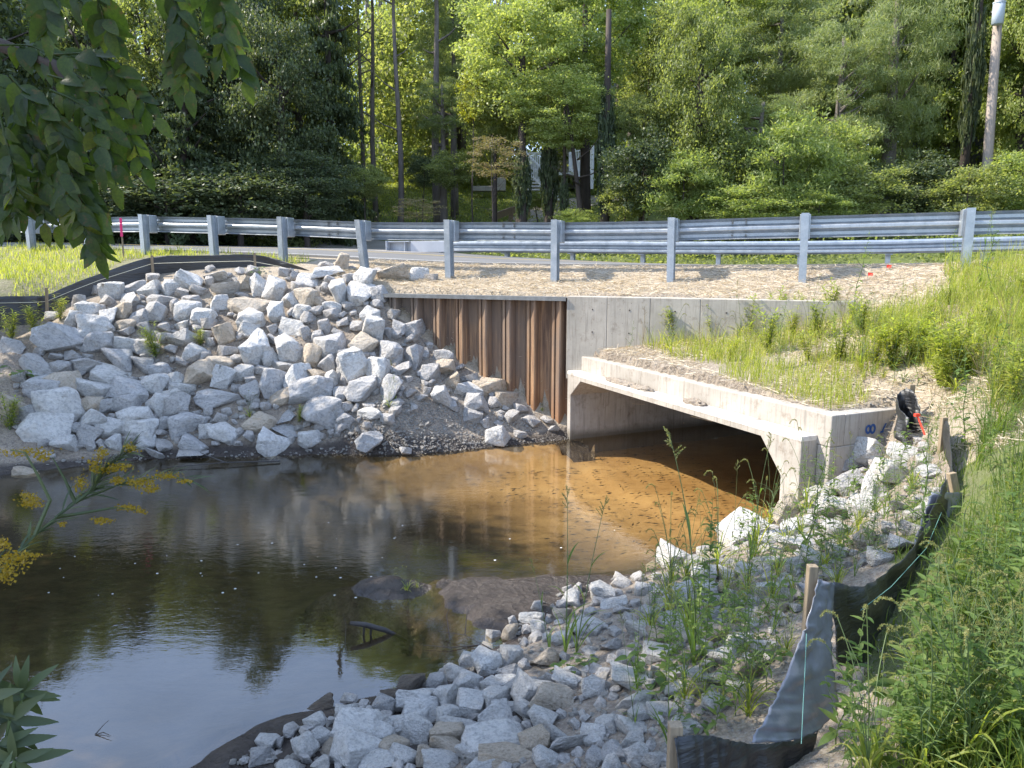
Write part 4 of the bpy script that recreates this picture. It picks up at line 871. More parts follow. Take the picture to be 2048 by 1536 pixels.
# ------------------------------------------------------------ leaf and blade fields (numpy)
def nrm(a): return a / np.maximum(np.linalg.norm(a, axis=1, keepdims=True), 1e-9)
def quads(P, A, B):
    V_ = np.stack([P - A, P + B * 1.0 - A * .1, P + A, P - B - A * .1], 1).reshape(-1, 3)
    return V_, np.arange(len(P) * 4).reshape(-1, 4)
def leafcloud(P, size, up=.6, r=nr, aspect=.55, flat=None):
    n = len(P); N = nrm(r.normal(size=(n, 3)) * (1 - up) + np.array([0, 0, 1]) * up * .9); D_ = nrm(np.cross(N, r.normal(size=(n, 3)))); S = np.cross(N, D_)
    s = size * r.uniform(.6, 1.25, (n, 1)); return quads(P, D_ * s * .5, S * s * .5 * aspect)
def blades(P, Ht, Wd, bend, r, segs=3, droop=.0):
    n = len(P); az = r.uniform(0, 2 * np.pi, n); lean = r.uniform(0, 1, n) * bend
    d = np.stack([np.cos(az), np.sin(az), np.zeros(n)], 1); faz = az + r.uniform(-1.2, 1.2, n) + np.pi / 2; s = np.stack([np.cos(faz), np.sin(faz), np.zeros(n)], 1)
    Vs = []
    for k in range(segs + 1):
        t = k / segs; z = Ht * (t - droop * t ** 3 * lean); c = P + d * (Ht * lean * t ** 1.8)[:, None] + np.array([0, 0, 1]) * z[:, None]
        wv = (Wd * (1 - t) ** .7 if k < segs else Wd * .04)[:, None] * .5
        Vs += [c - s * wv, c + s * wv]
    V_ = np.stack(Vs, 1); m = 2 * (segs + 1); base = np.arange(n)[:, None] * m
    Fc = np.concatenate([base + np.array([2 * k, 2 * k + 1, 2 * k + 3, 2 * k + 2]) for k in range(segs)], 1).reshape(-1, 4)
    return V_.reshape(-1, 3), Fc
def on_ground(x, y):
    return np.array([gz(a, b) for a, b in zip(x, y)])
def region(n, xr, yr, test, r):
    X = []; Y = []; c = 0
    while c < n:
        x = r.uniform(*xr, n * 2); y = r.uniform(*yr, n * 2); ok_ = test(x, y); x = x[ok_]; y = y[ok_]; X.append(x); Y.append(y); c += len(x)
    X = np.concatenate(X)[:n]; Y = np.concatenate(Y)[:n]; return X, Y, on_ground(X, Y)
def nfield(x, y, s, o=0): return np.array([mnoise.noise(Vector((a * s, b * s, o))) for a, b in zip(x, y)])
def wallL(x, y): return (x - .81) * .378 + (y - 11.1) * .926
def wallS(x, y): return (x - .81) * .926 - (y - 11.1) * .378
# straw mulch
def t_straw(x, y):
    L = wallL(x, y); q = road_q(x, y); s = wallS(x, y)
    a = (L > .12) & (q < -.12) & (s > -4.4) & (s < 11)
    b = (x > 1.2) & (L < 0) & (sdpoly(x, y, TPOLY) > .05) & (nfield(x, y, .9, 3) > -.15)
    c = (x > 3.4) & (x < 9) & (y > 4.6) & (L < 0) & (nfield(x, y, .8, 4) > -.1)
    return a | b | c
X, Y, Z = region(26000, (-4.5, 9.5), (4.6, 15.5), t_straw, nr)
n = len(X); az = nr.uniform(0, np.pi, n); el = nr.normal(0, .22, n); A = np.stack([np.cos(az) * np.cos(el), np.sin(az) * np.cos(el), np.sin(el)], 1); Ln = nr.uniform(.03, .13, (n, 1)); B = nrm(np.cross(A, nr.normal(size=(n, 3)))) * nr.uniform(.0018, .004, (n, 1))
P = np.stack([X, Y, Z + nr.uniform(.003, .035, n)], 1); Vq = np.stack([P - A * Ln - B, P - A * Ln + B, P + A * Ln + B, P + A * Ln - B], 1).reshape(-1, 3)
tag(link('straw_mulch', np_mesh('straw_mulch', Vq, np.arange(n * 4).reshape(-1, 4)), M['straw']), 'dry straw mulch spread over the bank above the walls', 'straw', kind='stuff')
# grass fields
GV = []; GF = []; off = 0
def addg(V_, F_):
    global off
    GV.append(V_); GF.append(F_ + off); off += len(V_)
def flush(name, mat, label, cat):
    global GV, GF, off
    tag(link(name, np_mesh(name, np.concatenate(GV), np.concatenate(GF)), mat), label, cat, kind='stuff'); GV = []; GF = []; off = 0
def clumped(thr, s, o): return lambda x, y: nfield(x, y, s, o) > thr
def t1(x, y): L = wallL(x, y); q = road_q(x, y); s = wallS(x, y); return (L < -.02) & (sdpoly(x, y, TPOLY) > .12) & (s > .9) & (x + (y - 8) * .25 > 2.5) & (nfield(x, y, 1.3, 7) > .02 - .12 * (s > 2.5))
def t2(x, y): L = wallL(x, y); q = road_q(x, y); s = wallS(x, y); return (s > 4.0) & (q < -.5 - .0 * x) & (y > 4.4) & ((L < .2) | (s > 5.0)) & (L < 1.2) & (nfield(x, y, 1.1, 9) > -.12)
for tf, n, hr, xr, yr in [(t1, 9500, (.08, .36), (1.2, 7), (6.9, 11.2)), (t2, 26000, (.12, .48), (4.2, 11), (4.4, 10.5))]:
    X, Y, Z = region(n, xr, yr, tf, nr); Hh = nr.uniform(*hr, len(X)) * nr.uniform(.6, 1.3, len(X)); addg(*blades(np.stack([X, Y, Z - .01], 1), Hh, nr.uniform(.004, .009, len(X)), .75, nr, 3, .5))
def t4(x, y): q = road_q(x, y); return (q < -.3) & (sdpoly(x, y, FIELD) > .02) & (nfield(x, y, .9, 2) + (y - 12) * .06 < .35)
X, Y, Z = region(17000, (-13, -3.9), (11.2, 18), t4, nr); addg(*blades(np.stack([X, Y, Z - .01], 1), nr.uniform(.05, .2, len(X)), nr.uniform(.007, .014, len(X)), .8, nr, 2, .4))
flush('grass', M['grass'], 'sunlit green grass on the road bank and in the field behind the left silt fence', 'grass')
def t3(x, y): return (x > 1.05 + (y - 2) * .72) & (y < 5.6) & (nfield(x, y, 1.6, 5) > -.22)
X, Y, Z = region(30000, (.7, 6.5), (1.2, 5.6), t3, nr); Hh = nr.uniform(.10, .55, len(X)) * np.clip((X - .9 - (Y - 2) * .35), .25, 1); addg(*blades(np.stack([X, Y, Z - .01], 1), Hh, nr.uniform(.004, .010, len(X)), .8, nr, 4, .5))
def t3b(x, y): return (x > .9 + (y - 2) * .62) & (y < 7.6) & (wallL(x, y) < -1) & (sdpoly(x, y, TPOLY) < 0) & (x > 1.0 + (y - 2.3) * .55)
X, Y, Z = region(22000, (.7, 7.0), (1.2, 7.6), t3b, nr); addg(*blades(np.stack([X, Y, Z - .01], 1), nr.uniform(.03, .16, len(X)), nr.uniform(.003, .008, len(X)), 1.0, nr, 3, .5))
flush('grass', M['grass_dark'], 'long grass along the near bank beside the slumped silt fence', 'grass')
# low plants beyond the road
def t5(x, y): q = road_q(x, y); s = road_s(x, y); return (q > 7.6) & (q < 12 + 8 * (s < -3)) & ~((x > -6.5) & (x < -1.2) & (q < 11 + 6 * (x < -3))) & (nfield(x, y, .5, 2) > -.4)
X, Y, Z = region(60000, (-26, 26), (12, 44), t5, nr); hh = np.abs(nr.normal(0, .22, len(X))); P = np.stack([X, Y, Z + hh * np.where(X > 0, 1.2, 1.)], 1)
tag(link('ground_cover', np_mesh('ground_cover', *leafcloud(P, .11, .5, nr)), M['leaf_mid']), 'low leafy ground cover beyond the road, under the far guardrail', 'ground cover', kind='stuff')
def t6(x, y): q = road_q(x, y); return (q > 10) & (x > -8) & (x < 0) & (y > 27) & (y < 46)
X, Y, Z = region(16000, (-12, 1), (30, 48), t6, nr); V_, F_ = blades(np.stack([X, Y, Z], 1), nr.uniform(.05, .12, len(X)), np.full(len(X), .03), .6, nr, 2)
tag(link('lawn', np_mesh('lawn', V_, F_), M['grass']), 'mown lawn rising behind the side road', 'lawn', kind='stuff')

# ------------------------------------------------------------ trees
def crown_broad(seed, ncl=110, per=230, size=.15, flat=.5, rad=(1, 1, 1.1), clr=.19, up=.55, aspect=.6):
    r = np.random.RandomState(seed); P = []
    for i in range(ncl):
        d = r.normal(size=3); d /= np.linalg.norm(d); rr = r.uniform(.35, 1.0) ** .6; lump = 1 + .22 * mnoise.noise(Vector(d * 2) + Vector((seed, 0, 0)))
        c = d * rr * np.array(rad) * lump; cr_ = clr * r.uniform(.5, 1.3)
        q = r.normal(size=(per, 3)) * np.array([cr_, cr_, cr_ * flat]) * .55; P.append(c + q)
    return np.concatenate(P)
def crown_mesh(name, seed, mat, kind='broad', S=3.0, **kw):
    r = np.random.RandomState(seed + 100)
    if kind == 'broad':
        P = crown_broad(seed, **{k: v for k, v in kw.items() if k in ('ncl', 'per', 'flat', 'rad', 'clr')}); V_, F_ = leafcloud(P, kw.get('size', .15) / S, kw.get('up', .5), r, kw.get('aspect', .6))
    elif kind == 'needle':
        V_all = []; F_all = []; o = 0; P = []
        for i in range(kw.get('ncl', 210)):
            d = r.normal(size=3); d /= np.linalg.norm(d); rr = r.uniform(.3, 1) ** .6; c = d * rr * np.array([1, 1, 1.1]); P.append((c, r.uniform(.07, .15)))
        for c, cr_ in P:
            m = kw.get('per', 170); D_ = nrm(r.normal(size=(m, 3)) + np.array([0, 0, .35])); b = c + r.normal(size=(m, 3)) * cr_ * .55 * np.array([1.5, 1.5, .5]); A = D_ * cr_ * .32; B = nrm(np.cross(D_, r.normal(size=(m, 3)))) * .0055
            v, f = quads(b, A, B); V_all.append(v); F_all.append(f + o); o += len(v)
        V_ = np.concatenate(V_all); F_ = np.concatenate(F_all)
    elif kind == 'cone':
        V_all = []; P = []
        lv = kw.get('lv', 26)
        for i in range(lv):
            z = -1 + 2 * (i + r.uniform(-.3, .3)) / lv; R_ = 1.0 * (1 - (z + 1) / 2) ** .75 + .05
            for k in range(int(5 + 9 * R_)):
                a = r.uniform(0, 6.28); ln = R_ * r.uniform(.7, 1.1); m = int(30 + 130 * ln); t = r.uniform(.1, 1, m) ** .7
                q = np.stack([np.cos(a) * t * ln, np.sin(a) * t * ln, z - .16 * t * ln * 1.0 + r.normal(0, .012, m)], 1) + r.normal(size=(m, 3)) * np.array([.05, .05, .012]) * (t[:, None] + .2); P.append(q)
        V_, F_ = leafcloud(np.concatenate(P), kw.get('size', .16) / S, .5, r, .5)
    me = np_mesh(name, V_, F_); me.materials.append(mat); return me
CR = {}
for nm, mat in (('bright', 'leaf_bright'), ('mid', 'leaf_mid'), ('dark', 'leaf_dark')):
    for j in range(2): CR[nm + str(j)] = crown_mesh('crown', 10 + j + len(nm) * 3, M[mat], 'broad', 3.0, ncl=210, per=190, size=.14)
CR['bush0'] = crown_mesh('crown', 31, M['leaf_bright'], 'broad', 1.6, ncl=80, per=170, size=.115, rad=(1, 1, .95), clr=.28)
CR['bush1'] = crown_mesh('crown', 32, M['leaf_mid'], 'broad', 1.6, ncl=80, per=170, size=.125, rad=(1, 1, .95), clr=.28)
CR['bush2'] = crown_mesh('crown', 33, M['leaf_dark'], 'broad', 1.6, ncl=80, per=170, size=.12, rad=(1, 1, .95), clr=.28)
CR['spiky'] = crown_mesh('crown', 34, M['leaf_bright'], 'broad', 1.6, ncl=70, per=200, size=.17, rad=(1, 1, .95), clr=.3, aspect=.28, up=.35)
CR['yellow'] = crown_mesh('crown', 35, M['leaf_yellow'], 'broad', 1.6, ncl=40, per=120, size=.15, clr=.25)
CR['pink'] = crown_mesh('crown', 36, M['leaf_pink'], 'broad', 1.2, ncl=45, per=110, size=.075, clr=.24)
CR['pine0'] = crown_mesh('crown', 41, M['needles'], 'needle', 3.0); CR['pine1'] = crown_mesh('crown', 42, M['needles'], 'needle', 3.0, ncl=170)
CR['hem0'] = crown_mesh('crown', 51, M['leaf_dark'], 'cone', 3.0, size=.17); CR['hem1'] = crown_mesh('crown', 52, M['leaf_dark'], 'cone', 3.0, size=.18, lv=22)
CR['ivy'] = crown_mesh('crown', 61, M['leaf_dark'], 'broad', .6, ncl=90, per=90, size=.10, rad=(1, 1, 1), clr=.2)
rt = random.Random(21)
def tree(name, px, d, cy, rw, rh, kind, label, cat='tree', tr=.16, bark='bark_dark', group=None, lean=0, depth=None, limbs=9, trunk_px=None):
    c = Dp(px, cy, d); k = d / F; rx = rw * k; rz_ = rh * k; bxp = (Dp(trunk_px, cy, d).x if trunk_px is not None else c.x + lean); g = gz(bxp, c.y)
    t = empty(name, (bxp, c.y, g)); tag(t, label, cat, group)
    crown = reg(link('crown', CR[kind], None)); crown.parent = t; crown.location = (c.x - bxp, 0, c.z - g); crown.scale = (rx, depth or (rx + rz_) * .45, rz_ / 1.08); crown.rotation_euler = (0, 0, 0)
    if rt.random() < .5: crown.scale[0] *= -1
    KIDS.setdefault(t.name, []).append(crown)
    mb = MB(); z0 = g - .3; z1 = c.z + rz_ * .7; pts = []; n_ = 7; L_ = z1 - z0
    for i in range(n_ + 1):
        q = i / n_; pts.append(Vector((bxp + (c.x - bxp) * q + mnoise.noise(Vector((px, q * 2, 1))) * .15, c.y + mnoise.noise(Vector((px, q * 2, 7))) * .15, z0 + L_ * q)))
    mb.tube(pts, [tr * (1.15 - .85 * i / n_) for i in range(n_ + 1)], 8)
    for i in range(limbs):
        q = rt.uniform(.35, .9); b = pts[0].lerp(pts[-1], q); b = Vector((pts[int(q * n_)].x, pts[int(q * n_)].y, pts[0].z + L_ * q)); a = rt.uniform(0, 6.28); ln = rx * rt.uniform(.4, .85)
        e = b + Vector((math.cos(a) * ln, math.sin(a) * ln, ln * rt.uniform(.2, .8))); m_ = b.lerp(e, .5) + Vector((0, 0, -ln * .08)); mb.tube([b, m_, e], [tr * .33, tr * .2, tr * .06], 5, False)
    o = mb.build('trunk', M[bark], t, True); o.matrix_parent_inverse = Matrix.Translation(-Vector(t.location)); return t
FT = [
 ('dark_conifer', -70, 25, 200, 170, 270, 'hem0', 'tall dark conifer at the left edge of the wood behind the walnut leaves'),
 ('broadleaf_tree', 40, 31, 80, 150, 190, 'mid0', 'grey green leafy tree high up at the far left, behind the hanging walnut leaves'),
 ('dark_conifer', 190, 25.5, 260, 150, 290, 'hem1', 'dark layered conifer left of the pink ribboned stake'),
 ('broadleaf_tree', 300, 29, 140, 110, 170, 'mid1', 'green leafy tree with sunlit sprays between the two bunches of hanging walnut leaves'),
 ('dark_conifer', 370, 25, 300, 120, 230, 'hem0', 'shadowy conifer behind the third to fifth guardrail posts'),
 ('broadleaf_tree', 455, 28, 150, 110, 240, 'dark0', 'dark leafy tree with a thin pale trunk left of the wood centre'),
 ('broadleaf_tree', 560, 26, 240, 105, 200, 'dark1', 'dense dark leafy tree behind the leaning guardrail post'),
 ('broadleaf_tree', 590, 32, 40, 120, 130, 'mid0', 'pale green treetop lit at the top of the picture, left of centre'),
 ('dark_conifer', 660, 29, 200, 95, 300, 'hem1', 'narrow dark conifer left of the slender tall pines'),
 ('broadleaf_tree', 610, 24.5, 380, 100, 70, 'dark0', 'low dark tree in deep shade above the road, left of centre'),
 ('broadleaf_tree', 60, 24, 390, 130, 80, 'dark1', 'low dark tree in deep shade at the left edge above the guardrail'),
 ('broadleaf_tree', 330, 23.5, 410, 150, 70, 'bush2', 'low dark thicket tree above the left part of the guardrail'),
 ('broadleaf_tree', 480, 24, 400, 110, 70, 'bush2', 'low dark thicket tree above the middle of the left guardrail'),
 ('broadleaf_tree', 1045, 26.5, 120, 125, 150, 'bright0', 'bright green leafy tree left of the centre, above the white stair railing', 1045),
 ('broadleaf_tree', 1165, 28, 30, 130, 160, 'bright1', 'tall bright green leafy tree at the top right of centre', 1180),
 ('broadleaf_tree', 1125, 25.2, 215, 100, 72, 'bright1', 'spreading sunlit tree whose boughs hang in front of the pale house', 1180),
 ('broadleaf_tree', 990, 27.5, 215, 72, 80, 'mid1', 'smaller green tree with a yellow flank, left of the pale house'),
 ('broadleaf_tree', 1300, 34, 120, 80, 110, 'mid0', 'loose green tree behind the pale house, right of its roof'),
 ('broadleaf_tree', 1395, 24.2, 215, 85, 195, 'mid1', 'dark dense vine covered tree standing right of the pale house'),
 ('broadleaf_tree', 1460, 30, 20, 110, 130, 'bright0', 'bright green treetop at the top edge, right of the vine covered tree'),
 ('broadleaf_tree', 1905, 33, 120, 95, 180, 'bright1', 'bright green leafy tree left of the utility pole'),
 ('broadleaf_tree', 2060, 30, 120, 75, 190, 'bright0', 'bright green leafy tree cut by the right edge, behind the utility pole'),
 ('broadleaf_tree', 1620, 36, 40, 120, 150, 'mid0', 'green leafy tree high up behind the right pines'),
 ('broadleaf_tree', 1290, 24.5, 250, 50, 60, 'mid0', 'slim leafy sapling in front of the right end of the pale house'),
]
for it in FT:
    nm, px, d, cy, rw, rh, kd, lb = it[:8]
    tree(nm, px, d, cy, rw, rh, kd, lb, tr=.2 if rh > 120 else .1, group=None, trunk_px=it[8] if len(it) > 8 else None)
for px, d, cy, rw, rh, kd, lb in [
 (905, 33, 90, 65, 110, 'pine0', 'pine with feathery boughs left of the bright central trees'), (885, 30, 215, 50, 60, 'pine1', 'small pine bough mass left of the yellow leaves'),
 (1560, 29, 90, 120, 130, 'pine0', 'feathery pine in the upper right, next to the vine covered tree'), (1680, 26, 190, 95, 150, 'pine1', 'bushy pine left of the thick pale trunk'),
 (1790, 27.5, 120, 85, 220, 'pine0', 'pine with a thick pale trunk right of centre'), (1525, 25, 250, 70, 60, 'pine1', 'low pine boughs above the thicket, right of the vine covered tree')]:
    tree('pine_tree', px, d, cy, rw, rh, kd, lb, tr=.26 if px == 1790 else .17, bark='bark', limbs=14)
# tall bare pine trunks, crowns high above the picture
for px, d, lb, r0, kd in [(712, 36, 'slender bare pine trunk, leftmost of the four', .11, 'pine0'), (738, 33, 'straight pine trunk just right of the leftmost slender one', .12, 'pine1'), (787, 30, 'pine trunk rising behind the lawn, third from left', .12, 'pine0'),
                      (868, 31, 'double looking pine trunk at the right side of the lawn', .17, 'pine1'), (1272, 36, 'tall reddish pine trunk above the house roof', .2, 'pine1'), (1330, 38, 'tall grey pine trunk right of the house roof', .2, 'pine0'), (1850, 37, 'thin reddish pine trunk right of the thick one', .2, 'pine1')]:
    tree('pine_tree', px, d, -95, 80, 85, kd, lb, tr=r0, bark='bark', limbs=5)
# ivy wrapped trunks near the drive and by the utility pole
for px, d, y0, y1, wd, lb in [(1045, 25.6, 300, 445, 17, 'ivy wrapped trunk left of the white stair railing'), (1098, 26.2, 270, 440, 17, 'dark ivy wrapped trunk between the stair railings'), (1212, 24.8, 180, 450, 18, 'ivy wrapped leaning trunk right of the stair railings'),
                          (1945, 30, 0, 320, 17, 'dark ivy wrapped trunk left of the utility pole'), (1128, 25.5, 350, 440, 9, 'thin ivy wrapped stem between the two stair railings')]:
    c = Dp(px, (y0 + y1) / 2, d); g = gz(c.x, c.y); t = empty('ivy_trunk', (c.x, c.y, g)); tag(t, lb, 'tree trunk'); k = d / F
    hgt_ = (y1 - y0) * k / 2; crown = link('ivy', CR['ivy'], None, t); crown.location = (0, 0, c.z - g); crown.scale = (wd * k, wd * k, hgt_)
    mb = MB(); mb.tube([(c.x + mnoise.noise(Vector((px, i, 0))) * .12, c.y, g - .3 + i * (c.z + hgt_ - g + 2.5) / 5) for i in range(6)], [wd * k * .55 * (1 - .1 * i) for i in range(6)], 8); o = mb.build('trunk', M['bark_dark'], t, True); o.matrix_parent_inverse = Matrix.Translation(-Vector(t.location))
for px, d, cy, rw, rh, kd, lb in [
 (1250, 23.6, 395, 50, 50, 'bush1', 'leafy bush right of the driveway'), (1290, 23.2, 345, 75, 85, 'bush2', 'dark green bush below the right end of the house'), (1365, 22.6, 375, 75, 75, 'spiky', 'bright narrow leaved bush under the vine covered tree'),
 (1450, 23.4, 340, 80, 95, 'bush1', 'tall green bush at the middle of the right thicket'), (1570, 22.4, 330, 85, 110, 'spiky', 'pale yellow green sumac like bush, tallest in the right thicket'), (1660, 23.8, 330, 75, 95, 'bush0', 'bright rounded bush left of the thick pale trunk'),
 (1500, 21.9, 410, 85, 45, 'bush0', 'low bright bush against the guardrail, below the sumac like bush'), (1740, 22.5, 385, 85, 65, 'bush1', 'wide green bush below the thick pale trunk'), (1840, 23.5, 370, 85, 65, 'bush2', 'dark bush in front of the weathered shed'),
 (1935, 22.2, 385, 80, 65, 'bush1', 'green bush at the foot of the utility pole'), (2040, 22.5, 370, 80, 75, 'bush0', 'bright bush at the right edge above the guardrail'), (1640, 21.8, 415, 70, 35, 'spiky', 'low fern like bush against the guardrail, right of centre'),
 (728, 25.5, 362, 42, 38, 'bush1', 'small round shrub on the left edge of the lawn'), (845, 29, 340, 34, 38, 'bush2', 'small dark shrub tree left of the double pine trunk'), (908, 28, 338, 48, 42, 'bush1', 'small green shrub tree right of the double pine trunk'),
 (945, 26.8, 190, 32, 55, 'yellow', 'yellow leaved boughs on the left flank of the bright trees'), (985, 24.3, 315, 58, 42, 'pink', 'pinkish flowering shrub leaning over the driveway entrance'), (830, 24.2, 418, 50, 22, 'pink', 'low orange pink grassy clump above the side road'),
 (1075, 27.5, 400, 30, 20, 'bush0', 'small bush under the white stair railing'), (1150, 23.8, 440, 40, 25, 'bush0', 'low bright plants where the driveway meets the road'), (20, 22.5, 465, 60, 25, 'bush2', 'low dark shrub behind the leftmost guardrail posts')]:
    tree('shrub', px, d, cy, rw, rh, kd, lb, cat='shrub', tr=.03, limbs=8)
# trees outside the frame that throw the shade and show in the water
for i, (x, y, z, rx, rz_, kd) in enumerate([(-22, 20, 8, 5, 6.5, 'hem0'), (-27, 26, 10, 5, 7, 'mid0'), (-20, 27, 7, 4.5, 6.5, 'dark1'), (-19.5, 22.5, 7, 3.5, 6, 'hem1'), (-33, 18, 9, 6, 7, 'mid1'), (22, 22, 10, 5, 8, 'mid0'), (28, 18, 10, 5, 8, 'bright1'), (-25, 33, 10, 6, 8, 'dark0'), (-12, 36, 10, 4.5, 6.5, 'mid0'), (-3, 41, 11.5, 5, 6, 'mid1'), (6, 39, 14, 5, 8, 'bright0'), (15, 37, 14, 5.5, 8, 'mid0'), (24, 33, 13, 6, 8, 'mid1')]):
    g = gz(x, y); t = empty('shade_tree', (x, y, g)); tag(t, ['tall dark conifer far off the left edge', 'leafy tree behind the tall off-frame conifer at left', 'dark leafy tree deep in the left wood', 'shorter dark conifer off the left edge', 'leafy tree farthest off the left edge', 'green leafy tree off the right edge', 'bright leafy tree farthest off the right edge', 'dark leafy tree deep behind the left conifers', 'green treetop deep behind the left wood', 'green treetop deep behind the bare pine trunks', 'bright treetop deep behind the pale house', 'green treetop deep behind the right pines', 'green treetop deep behind the utility pole'][i], 'tree')
    c = link('crown', CR[kd], None, t); c.location = (0, 0, z - g); c.scale = (rx, rx, rz_); mb = MB(); mb.tube([(0, 0, -.3), (0.1, 0, (z - g)), (0, .1, z - g + rz_ * .6)], [.3, .22, .08], 8); mb.build('trunk', M['bark_dark'], t, True)
# far wood behind everything
nf = np.random.RandomState(77); P = []
for i in range(150):
    x = nf.uniform(-75, 75); y = nf.uniform(50, 72); g = 9 + (y - 50) * .1; hT = nf.uniform(10, 15)
    m = 2600; a = nf.uniform(2.2, 4.2); q = nf.normal(size=(m, 3)); q /= np.linalg.norm(q, axis=1, keepdims=True); q *= nf.uniform(.5, 1, (m, 1)) ** .5
    P.append(np.array([x, y, g + hT * .5]) + q * np.array([a, a, hT * .55]))
for i in range(260):
    x = nf.uniform(-45, 45); y = nf.uniform(42, 50); g = gz(x, y); m = 260; a = nf.uniform(.8, 1.8); P.append(np.array([x, y, g + a * .6]) + nf.normal(size=(m, 3)) * np.array([a, a, a]) * .5)
P = np.concatenate(P); tag(link('far_wood', np_mesh('far_wood', *leafcloud(P, .33, .45, nf)), M['leaf_mid']), 'deep woodland filling the background behind the nearer trees', 'wood', kind='stuff')
mb = MB()
for i in range(60):
    x = nf.uniform(-40, 45); y = nf.uniform(40, 55); mb.tube([(x, y, gz(x, y) - .5), (x + .2, y, gz(x, y) + 15)], [.22, .12], 6, False)
tag(mb.build('far_trunks', M['bark']), 'bare trunks deep in the far woodland', 'tree trunks', kind='stuff')

# ------------------------------------------------------------ house, stairs, shed, pole, wooden rail
hs = empty('house', (3.5, 43, gz(3.5, 43))); tag(hs, 'pale house with a grey roof, half hidden behind the bright trees', 'house'); hx0, hx1, hy0, hy1 = 2.2, 9.0, 42, 50; gz0 = 6.5
mb = MB(); mb.box(((hx0 + hx1) / 2, (hy0 + hy1) / 2, 8.4), ((hx1 - hx0) / 2, 4, 2.3)); child(mb, 'wall', M['siding'], hs)
mb = MB(); A_ = (hx0 - .4, hy0 - .5, 10.6); ym = (hx0 + hx1) / 2
mb.add([(hx0 - .5, hy0 - .6, 10.6), (hx1 + .5, hy0 - .6, 10.6), (hx1 + .5, hy1 + .6, 10.6), (hx0 - .5, hy1 + .6, 10.6), (ym, hy0 - .6, 13.0), (ym, hy1 + .6, 13.0)], [(0, 4, 5, 3), (1, 2, 5, 4), (0, 1, 4), (2, 3, 5), (0, 3, 2, 1)]); child(mb, 'roof', M['roof'], hs)
mb = MB(); mb.box((5.2, 41.97, 9.2), (.7, .03, .55)); w_ = child(mb, 'window', M['glass'], hs)
mb = MB(); mb.box((4.3, 40.6, 7.05), (2.2, 1.4, .08)); child(mb, 'deck', M['white'], hs)
def railing(par, a, b, hgt_=.95, n=14, name='railing'):
    a = Vector(a); b = Vector(b); mb = MB(); up = Vector((0, 0, hgt_))
    mb.bar(a + up, b + up, .09, .06); mb.bar(a + Vector((0, 0, .1)), b + Vector((0, 0, .1)), .06, .05)
    for i in range(n + 1):
        p = a.lerp(b, i / n); w = .05 if i % n else .11; mb.bar(p, p + up * (1.0 if i % n else 1.12), w, w, (0, 1, 0))
    return child(mb, name, M['white'], par)
st = empty('stairs', (1.7, 33.5, gz(1.7, 33.5))); tag(st, 'white railed wooden stairs climbing to the pale house behind the ivy trunks', 'stairs')
railing(st, Dp(1052, 345, 33), Dp(1100, 392, 32.5), .8, 12); railing(st, Dp(1052, 345, 33.2), Dp(1098, 343, 34), .8, 12); railing(st, Dp(1148, 345, 34), Dp(1185, 338, 34.5), .9, 9); railing(st, Dp(1140, 342, 33.2), Dp(1184, 378, 32.5), .7, 12)
a = Dp(1056, 362, 33.1); b = Dp(1135, 395, 33.1)
for i in range(7):
    mb = MB(); p = Dp(1060 + i * 7, 360 + i * 6.5, 33.4); mb.box(p, (.6, .15, .03)); child(mb, 'step', M['white'], st)
pl = empty('planter_wall', Dp(965, 385, 37)); tag(pl, 'low pale stone block at the right end of the lawn', 'wall'); mb = MB(); a = Dp(966, 378, 37); mb.box(a, (.5, .3, .12)); mb.box(a + Vector((.82, 0, .2)), (.28, .3, .30)); bevel(child(mb, 'stone_block', M['conc_box'], pl), .02)
wr = empty('wooden_guardrail', (1.2, 31, gz(1.2, 31))); tag(wr, 'low wooden plank rail along the left edge of the driveway', 'wooden rail')
wpts = [Dp(990, 432, 29.5), Dp(1022, 420, 30.5), Dp(1056, 411, 32), Dp(1090, 403, 33.5), Dp(1122, 397, 35)]
for i, p in enumerate(wpts):
    mb = MB(); g = min(gz(p.x, p.y), p.z - .3); mb.box((p.x, p.y + .1, (g + p.z) / 2 - .1), (.10, .10, (p.z - g) / 2 + .12)); child(mb, 'post', M['wood_rail'], wr)
    if i < 4:
        mb = MB(); mb.bar(p + Vector((0, -.02, -.02 + .06 * (i == 2))), wpts[i + 1] + Vector((0, -.02, -.02 + .06 * (i == 2))), .08, .26, (0, 0, 1)); child(mb, 'plank', M['wood_rail'], wr)
sd_ = empty('shed', Dp(1885, 330, 36)); tag(sd_, 'small weathered shed half hidden in the trees left of the utility pole', 'shed'); c = Dp(1885, 300, 36)
mb = MB(); mb.box(c, (1.3, 1.2, 1.1)); child(mb, 'wall', M['grey_siding'], sd_); mb = MB(); mb.add([c + Vector(v) for v in [(-1.5, -1.4, 1.1), (1.5, -1.4, 1.1), (1.5, 1.4, 1.1), (-1.5, 1.4, 1.1), (-1.5, 0, 1.8), (1.5, 0, 1.8)]], [(0, 1, 5, 4), (2, 3, 4, 5), (0, 4, 3), (1, 2, 5), (0, 3, 2, 1)]); child(mb, 'roof', M['roof'], sd_)
up_ = empty('utility_pole', Dp(1975, 320, 25)); tag(up_, 'leaning wooden utility pole with a grey transformer at the upper right', 'utility pole')
b = Dp(1974, 335, 25); g = gz(b.x, b.y); mb = MB(); tp_ = Dp(2003, -60, 25); mb.tube([Vector((b.x - .05, b.y, g - .3)), b, tp_], [.155, .15, .12], 12); child(mb, 'pole', M['pole'], up_, True)
c = Dp(1997, 25, 24.75); mb = MB(); mb.tube([c - Vector((0, 0, .36)), c - Vector((0, 0, .34)), c + Vector((0, 0, .26)), c + Vector((0, 0, .30))], [.13, .17, .17, .12], 16); can = child(mb, 'transformer', M['can'], up_, True)
